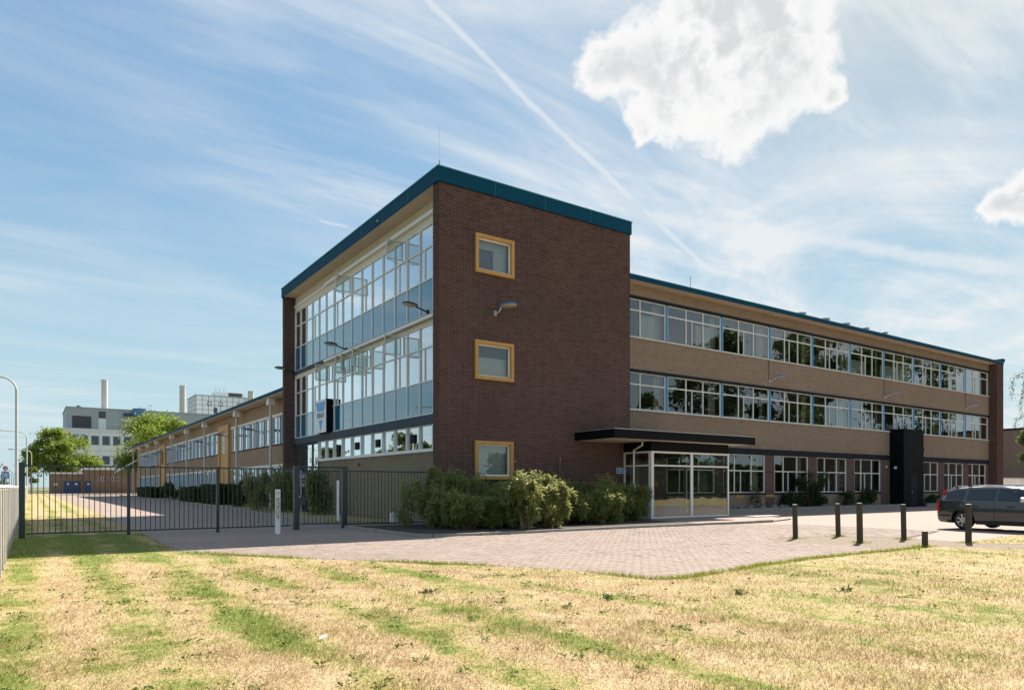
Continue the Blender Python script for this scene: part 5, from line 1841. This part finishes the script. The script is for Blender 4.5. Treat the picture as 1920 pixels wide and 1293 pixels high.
# birch with hanging twigs at the right edge
bt = empty('birch_tree', (110, 18.5, 0), 0, 'tall thin birch with drooping twigs at right edge', 'tree')
m = MB(); m.tube([(0, 0, 0), (.2, 0, 8), (.1, .1, 15), (0, .2, 22.5)], [.3, .22, .14, .03], 8)
tp = []
for k in range(16):
    a = random.uniform(0, 6.28); z = random.uniform(9, 21); L = random.uniform(1.6, 3.6)
    p = [(0, 0, z), (math.cos(a) * L * .6, math.sin(a) * L * .6, z + .9), (math.cos(a) * L, math.sin(a) * L, z + .2), (math.cos(a) * L * 1.12, math.sin(a) * L * 1.12, z - random.uniform(1.5, 3.4))]
    m.tube(p, [.07, .05, .03, .01], 5); tp.append(p)
m.build('trunk', M['bark'], bt)
C = []
for p in tp:
    for k in range(150):
        f = random.random(); a_, b_ = (p[1], p[2]) if f < .35 else (p[2], p[3])
        g = random.random()
        C.append([a_[i] + (b_[i] - a_[i]) * g + random.gauss(0, .22) for i in range(3)])
C = np.array(C); Dn = RNG.normal(0, .5, (len(C), 3)); Dn[:, 2] -= 1
np_mesh('crown', leaf_quads(C, Dn, RNG.uniform(.15, .3, len(C)), RNG.uniform(.08, .16, len(C))), 4, M['leaf_birch'], bt)

# trees across the road and behind the camera; the windows mirror them
spots = [(-44, 62, 11, 5.5), (-40, 84, 9, 4.6), (-47, 106, 12, 6), (-42, 130, 10, 5), (-36, 40, 9, 4.5),
         (50, -40, 14, 6.0), (61, -38, 18, 6.5), (74, -41, 26, 8.5), (88, -38, 28, 8.5), (102, -42, 30, 9.5), (117, -39, 28, 9), (133, -41, 31, 10)]
names = ['across the road, second from the gate', 'across the road, third from the gate', 'across the road, fourth from the gate', 'across the road, farthest', 'across the road, nearest the gate',
         'mirrored in the windows, leftmost', 'mirrored in the windows, second', 'mirrored in the windows, third', 'mirrored in the windows, fourth', 'mirrored in the windows, fifth', 'mirrored in the windows, sixth', 'mirrored in the windows, last']
for i, ((x, y, h, s), nm) in enumerate(zip(spots, names)):
    tree('broad leafy tree ' + nm, x, y, h, s, .3, None, 7000, .70, M['leaf_mirror'], 100 + i, 16, .12, 'trees mirrored in the glass')
# far woodland along the horizon on the left
n = 16000
X = RNG.uniform(-420, -22, n); Y = RNG.uniform(230, 420, n); Zt = RNG.uniform(0, 1, n) ** .7 * (5 + 3 * np.sin(X * .13) + 2 * np.sin(X * .037 + 1) + 2 * np.sin(Y * .09))
C = np.stack([X, Y, Zt], 1)
V = leaf_quads(C, RNG.normal(0, 1, (n, 3)), RNG.uniform(1.2, 2.6, n), RNG.uniform(1.0, 2.0, n))
tag(np_mesh('distant_wood', V, 4, M['leaf_hedge']), 'low dark belt of distant trees along the left horizon', 'trees', None, 'stuff')


def bush(name, label, x, y, z, rx, ry, h, nleaf, L, wd, mat, seed, canes=8, box=False, droop=.3, group=None, cat='shrub', outward=.7):
    t = empty(name, (x, y, z), 0, label, cat, group)
    rr = np.random.default_rng(seed)
    if box:
        u = rr.uniform(-1, 1, (nleaf, 3))
        k = rr.integers(0, 5, nleaf)
        jit = rr.normal(0, .05, nleaf)
        for a, (ax, sgn) in enumerate(((0, -1), (0, 1), (1, -1), (1, 1), (2, 1))):
            sel = k == a
            u[sel, ax] = sgn * (1 - np.abs(jit[sel]) * 2)
        nb = np.sin(u[:, 0] * 5 + seed) * .05 + np.sin(u[:, 1] * 7) * .05
        C = np.stack([u[:, 0] * rx * (1 + nb), u[:, 1] * ry * (1 + nb), (u[:, 2] + 1) / 2 * h * (1 + nb * .8)], 1)
        D_ = u + rr.normal(0, .7, (nleaf, 3))
    else:
        nl = 22
        lob = rr.uniform(-1, 1, (nl, 3)); lob[:, 2] = rr.uniform(.15, .85, nl)
        lr = rr.uniform(.12, .34, nl)
        i = rr.integers(0, nl, nleaf)
        v = rr.normal(0, 1, (nleaf, 3)); v /= np.linalg.norm(v, axis=1, keepdims=True)
        q = rr.uniform(.4, 1.0, (nleaf, 1))
        C = lob[i] * np.array((.72, .72, 1)) + v * lr[i][:, None] * q * np.array((1, 1, .75))
        C[:, 2] = np.clip(C[:, 2], .02, None)
        D_ = v * outward + np.stack([C[:, 0], C[:, 1], np.zeros(nleaf)], 1) * .5 + rr.normal(0, .55, (nleaf, 3)); D_[:, 2] -= droop
        C = C * np.array((rx, ry, h))
    V = leaf_quads(C, D_, L * rr.uniform(.6, 1.25, nleaf), wd * rr.uniform(.7, 1.3, nleaf), droop * .5)
    V[:, :, 2] = np.maximum(V[:, :, 2], .0)
    np_mesh('foliage', V, 4, mat, t)
    m = MB(); rs_ = random.Random(seed)
    for k in range(canes):
        a = rs_.uniform(0, 6.28); r = rs_.uniform(.1, .7)
        m.tube([(math.cos(a) * rx * r * .5, math.sin(a) * ry * r * .5, 0), (math.cos(a) * rx * r * .8, math.sin(a) * ry * r * .8, h * .5), (math.cos(a) * rx * r * 1.2, math.sin(a) * ry * r * 1.2, h * rs_.uniform(.8, 1.05))], [.014, .011, .004], 5)
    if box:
        q = MB(); q.cbox(-rx * .86, rx * .86, -ry * .9 if ry > rx else -ry * .8, ry * .9 if ry > rx else ry * .8, 0, h * .9, .12); q.build('core_filler', M['leaf_core'], t)  # solid dark box added inside the leaves so no gaps show through
    m.build('canes', M['cane'] if mat is M['leaf_bamboo'] else M['bark'], t)
    return t


for k, (x0, x1, lb) in enumerate(((26, 84, 'long dense hedge mirrored in the ground floor glass, nearer half'), (84, 150, 'long dense hedge mirrored in the ground floor glass, farther half'))):
    bush('hedge', lb, (x0 + x1) / 2, -36, 0, (x1 - x0) / 2, 1.0, 4.2, 16000, .42, .34, M['leaf_hedge'], 180 + k, 6, box=True, droop=.1, group='hedges mirrored in the glass', cat='hedge')

# bamboo bed under the end wall; one clump stands out in the sun
GB = 'bamboo shrubs before the end wall'
BAM = [(-1.0, -1.9, .80, .85, 1.75, 'tall bamboo at the left end of the bed, before the brick corner'),
       (-.45, -1.0, .75, .7, 2.15, 'tallest bamboo clump right at the dark brick corner'),
       (-.65, -3.0, .85, .8, 1.2, 'low bamboo at the front left corner of the bed'),
       (.35, -1.6, 1.15, 1.1, 1.75, 'dark bamboo left of the lowest ochre window'),
       (.45, -3.1, .8, .7, 1.0, 'low dark bamboo left of the bright clump'),
       (.95, -4.2, .8, .7, 1.85, 'bright sunlit bamboo clump in the middle of the bed'),
       (1.95, -4.0, .65, .65, 1.72, 'sunlit bamboo right beside the bright middle clump'),
       (1.9, -1.4, 1.1, 1.0, 1.50, 'dark bamboo below the lowest ochre window'),
       (3.3, -1.7, 1.2, 1.1, 1.85, 'dark bamboo right of the lowest ochre window'),
       (3.35, -3.0, .85, .75, 1.30, 'low bamboo just right of the sunlit clumps'),
       (4.9, -2.9, .95, .75, 1.25, 'low bamboo at the front of the bed below the stake'),
       (4.7, -1.6, 1.2, 1.0, 1.60, 'dark bamboo under the thin stake'),
       (5.9, -1.9, 1.15, 1.05, 1.80, 'dark bamboo just left of the canopy edge'),
       (7.0, -1.8, 1.1, 1.0, 1.55, 'dark bamboo under the canopy'),
       (7.5, -2.0, .70, .75, 1.40, 'bamboo at the right end of the bed touching the porch')]
for i, (x, y, rx, ry, h, lb) in enumerate(BAM):
    bush('bamboo', lb, x, y, .05, rx, ry, h, 6200, .175, .050, M['leaf_bamboo'], 200 + i, 16, droop=.28, group=GB, cat='bamboo', outward=.75)
bush('bamboo', 'feathery bamboo beside the rear brick pier, inside the gate', -.9, 16.2, .03, .7, .8, 2.6, 2200, .28, .06, M['leaf_bamboo'], 231, 10, droop=.6, cat='bamboo')
bush('bamboo', 'bamboo in front of the glazed doors behind the narrow gate', -.5, 11.6, .03, .75, .8, 2.7, 2400, .26, .055, M['leaf_bamboo'], 232, 10, droop=.6, cat='bamboo')
bush('bamboo', 'dense bamboo left of the rear pier behind the intercom post', -1.1, 20.2, .03, .85, .9, 2.5, 2400, .28, .06, M['leaf_bamboo'], 233, 10, droop=.6, cat='bamboo')
bush('bamboo', 'thin bamboo sprig leaning over the bar fence end', -1.75, -.9, .05, .4, .35, 1.7, 420, .24, .04, M['leaf_bamboo'], 234, 5, droop=.6, cat='bamboo')
# clipped hedges along the low wing
for i, (y0, y1, h, rx, lb) in enumerate(((26.7, 31.6, 2.0, .8, 'tall dark shrub along the low wing nearest the gate'), (33.8, 40.0, 1.45, .75, 'clipped hedge block, second from the gate'),
                                         (43.8, 50.8, 1.25, .7, 'clipped hedge block, third from the gate'), (58, 65, 2.0, .75, 'rounded dark shrub before the farther ochre panel'), (71, 84, 1.25, .7, 'farthest clipped hedge along the low wing'))):
    bush('hedge', lb, .25, (y0 + y1) / 2, .03, rx, (y1 - y0) / 2, h, 3600, .16, .10, M['leaf_hedge'], 300 + i, 6, box=(i not in (0, 3)), droop=.1, group='hedges along the low wing', cat='hedge')
# shrubs in the raised bed of the wing
bush('shrub', 'large leafy shrub in the raised bed between the ground floor windows', 27.9, 2.9, .16, 1.6, .75, 2.15, 3600, .15, .075, M['leaf_hedge'], 401, 12, droop=.1)
bush('shrub', 'low shrub left of the large one in the raised bed', 25.7, 2.85, .16, .9, .55, 1.1, 1400, .14, .07, M['leaf_hedge'], 402, 8, droop=.1)
bush('shrub', 'small shrub in the raised bed left of the black entrance bay', 34.6, 2.9, .16, 1.0, .55, 1.25, 1400, .14, .06, M['leaf_hedge'], 403, 8, droop=.1)
bush('shrub', 'tiny shrub at the brick pier in the raised bed', 32.0, 2.9, .16, .6, .45, 1.0, 800, .13, .06, M['leaf_hedge'], 404, 6, droop=.1)
bush('shrub', 'thin sapling in the raised bed beside the porch', 22.3, 2.95, .16, .45, .35, 1.45, 260, .12, .06, M['leaf_hedge'], 405, 4, droop=.1)
bush('shrub', 'low shrub right of the black entrance bay', 43.6, 2.9, .16, 1.3, .5, .7, 900, .13, .06, M['leaf_hedge'], 406, 6, droop=.1)

# rocks in the raised bed
def rock(x, y, z, r, label, seed):
    rr = random.Random(seed)
    bm = bmesh.new(); bmesh.ops.create_icosphere(bm, subdivisions=1, radius=r)
    for v in bm.verts:
        k = rr.uniform(.7, 1.2); v.co = Vector((v.co.x * k * 1.2, v.co.y * k, v.co.z * k * .8))
    me = bpy.data.meshes.new('rock'); bm.to_mesh(me); bm.free(); me.materials.append(M['rock'])
    o = link('rock', me, None, (x, y, z)); tag(o, label, 'rock', 'rocks in the raised bed')


for i in range(22):
    rock(16.3 + i * .42 + random.uniform(-.1, .1), 2.62 + random.uniform(-.1, .3), .22, random.uniform(.09, .19), 'grey rock in the raised bed right of the porch', 500 + i)

# short lawn grass as real blades, thinning with distance
def blades():
    out = []
    for (r0, r1, dens, hh, ww) in ((3.6, 8.0, 1900, .040, .0065), (8.0, 13, 700, .042, .009), (13, 22, 190, .042, .014), (22, 40, 34, .05, .028)):
        half = 42 * PI / 180
        n = int((r1 * r1 - r0 * r0) * half * dens)
        r = np.sqrt(RNG.uniform(r0 * r0, r1 * r1, n)); a = RNG.uniform(-half, half, n)
        az = (90 - 34.535) * PI / 180 + 0 * a
        x = CAMP[0] + r * np.cos(az + a); y = CAMP[1] + r * np.sin(az + a)
        ok = inside(x, y, LAWN) | inside(x, y, ISLAND)
        x, y = x[ok], y[ok]; n = len(x)
        # tufts: vary the height with a slow pattern
        tf = .65 + .5 * (np.sin(x * 3.1 + np.sin(y * 2.3) * 1.7) * np.sin(y * 2.7 + np.sin(x * 1.9) * 1.3)) + RNG.normal(0, .25, n)
        h = hh * np.clip(tf, .3, 1.8)
        th = RNG.uniform(0, 2 * PI, n); w_ = ww * RNG.uniform(.6, 1.3, n)
        lean = RNG.normal(0, .75, (n, 2)) * h[:, None]
        dx, dy = np.cos(th) * w_ / 2, np.sin(th) * w_ / 2
        V = np.zeros((n, 3, 3))
        V[:, 0] = np.stack([x - dx, y - dy, np.zeros(n)], 1); V[:, 1] = np.stack([x + dx, y + dy, np.zeros(n)], 1)
        V[:, 2] = np.stack([x + lean[:, 0], y + lean[:, 1], h], 1)
        out.append(V)
    return np.concatenate(out)


BL_ = blades()
tag(np_mesh('lawn_grass', BL_, 3, M['blades']), 'short sun-dried lawn grass with greener patches', 'grass', None, 'stuff')
# fringe of longer grass along the edge of the paving and round the posts
pts = []
for (x0, y0), (x1, y1) in zip(EDGE[5:21], EDGE[6:22]):
    L = math.hypot(x1 - x0, y1 - y0)
    k = int(L * 330)
    f = RNG.random(k)
    f = f[(np.sin((x0 + (x1 - x0) * f) * 2.9) + np.sin((y0 + (y1 - y0) * f) * 1.7 + 1) + RNG.normal(0, .5, k)) > -.1]; k = len(f)
    pts.append(np.stack([x0 + (x1 - x0) * f + RNG.normal(0, .06, k), y0 + (y1 - y0) * f + RNG.normal(0, .06, k) - .02], 1))
for x, y, h, lb in BOL:
    pts.append(np.stack([x + RNG.normal(0, .12, 120), y + RNG.normal(0, .12, 120)], 1))
pts = np.concatenate(pts); n = len(pts)
th = RNG.uniform(0, 2 * PI, n); h = RNG.uniform(.02, .08, n); V = np.zeros((n, 3, 3)); w_ = .008
V[:, 0] = np.stack([pts[:, 0] - np.cos(th) * w_, pts[:, 1] - np.sin(th) * w_, np.zeros(n)], 1); V[:, 1] = np.stack([pts[:, 0] + np.cos(th) * w_, pts[:, 1] + np.sin(th) * w_, np.zeros(n)], 1)
V[:, 2] = np.stack([pts[:, 0] + RNG.normal(0, .04, n), pts[:, 1] + RNG.normal(0, .04, n), h], 1)
tag(np_mesh('edge_grass', V, 3, M['leaf_lime']), 'longer green grass along the paving edge and posts', 'grass', None, 'stuff')

# a scrap of paper and weeds on the lawn
m = MB(); m.add([(0, 0, .02), (.08, .03, .03), (.10, .05, .05), (.02, .03, .04)], [(0, 1, 2, 3)])
tag(m.build('paper_scrap', M['litter'], None, (-10.05, -16.2, .0)), 'white scrap of paper lying in a green patch of lawn', 'litter')
for i, (x, y) in enumerate(((-6.3, -15.9), (-4.6, -16.6), (-7.9, -14.2), (-3.2, -17.2))):
    bush('weed', ('flat dark weed rosette in the lawn, left of centre', 'flat weed rosette in the lawn, near the paving tip', 'flat weed rosette in the lawn, farthest left', 'flat weed rosette in the lawn, farthest right')[i], x, y, .0, .10, .10, .05, 40, .06, .022, M['leaf_hedge'], 600 + i, 1, droop=.1, cat='weed', group='weeds in the lawn')

# broad-leaved weeds and clover in the greener mowing rows
cs = []
for k in range(260):
    row = random.choice((-12.45, -11.4, -10.35, -9.3, -8.25, -7.2, -6.1))
    x = row + random.gauss(0, .28) + (random.uniform(-4, 14) if random.random() < .35 else 0)
    y = random.uniform(-18.6, -10)
    cs.append((x, y, random.uniform(.03, .08)))
cs = np.array(cs)
ok = inside(cs[:, 0], cs[:, 1], LAWN)
cs = cs[ok]
n = len(cs) * 16
cc = np.repeat(cs, 16, 0)
th = RNG.uniform(0, 2 * PI, n); rad_ = RNG.uniform(0, 1, n) * cc[:, 2]
C = np.stack([cc[:, 0] + np.cos(th) * rad_, cc[:, 1] + np.sin(th) * rad_, RNG.uniform(.008, .03, n)], 1)
Dn = np.stack([np.cos(th), np.sin(th), RNG.uniform(.1, .9, n)], 1)
tag(np_mesh('lawn_weeds', leaf_quads(C, Dn, RNG.uniform(.025, .05, n), RNG.uniform(.012, .022, n), .2), 4, leafmat('weed_leaf', [(.05, .085, .012), (.09, .14, .02), (.15, .20, .035)], .3)), 'low green weeds and clover in the mowing rows', 'weeds', None, 'stuff')
# dead leaves and clippings strewn on the lawn
n = 900
x = RNG.uniform(-14, 6, n); y = RNG.uniform(-18.8, -9, n); ok = inside(x, y, LAWN); x, y = x[ok], y[ok]; n = len(x)
C = np.stack([x, y, RNG.uniform(.015, .035, n)], 1); Dn = RNG.normal(0, 1, (n, 3)); Dn[:, 2] *= .2
tag(np_mesh('dead_leaves', leaf_quads(C, Dn, RNG.uniform(.02, .06, n), RNG.uniform(.01, .03, n)), 4, leafmat('dead_leaf', [(.06, .035, .015), (.14, .08, .03), (.30, .20, .10)], .1)), 'dead leaves and clippings strewn over the lawn', 'leaves', None, 'stuff')
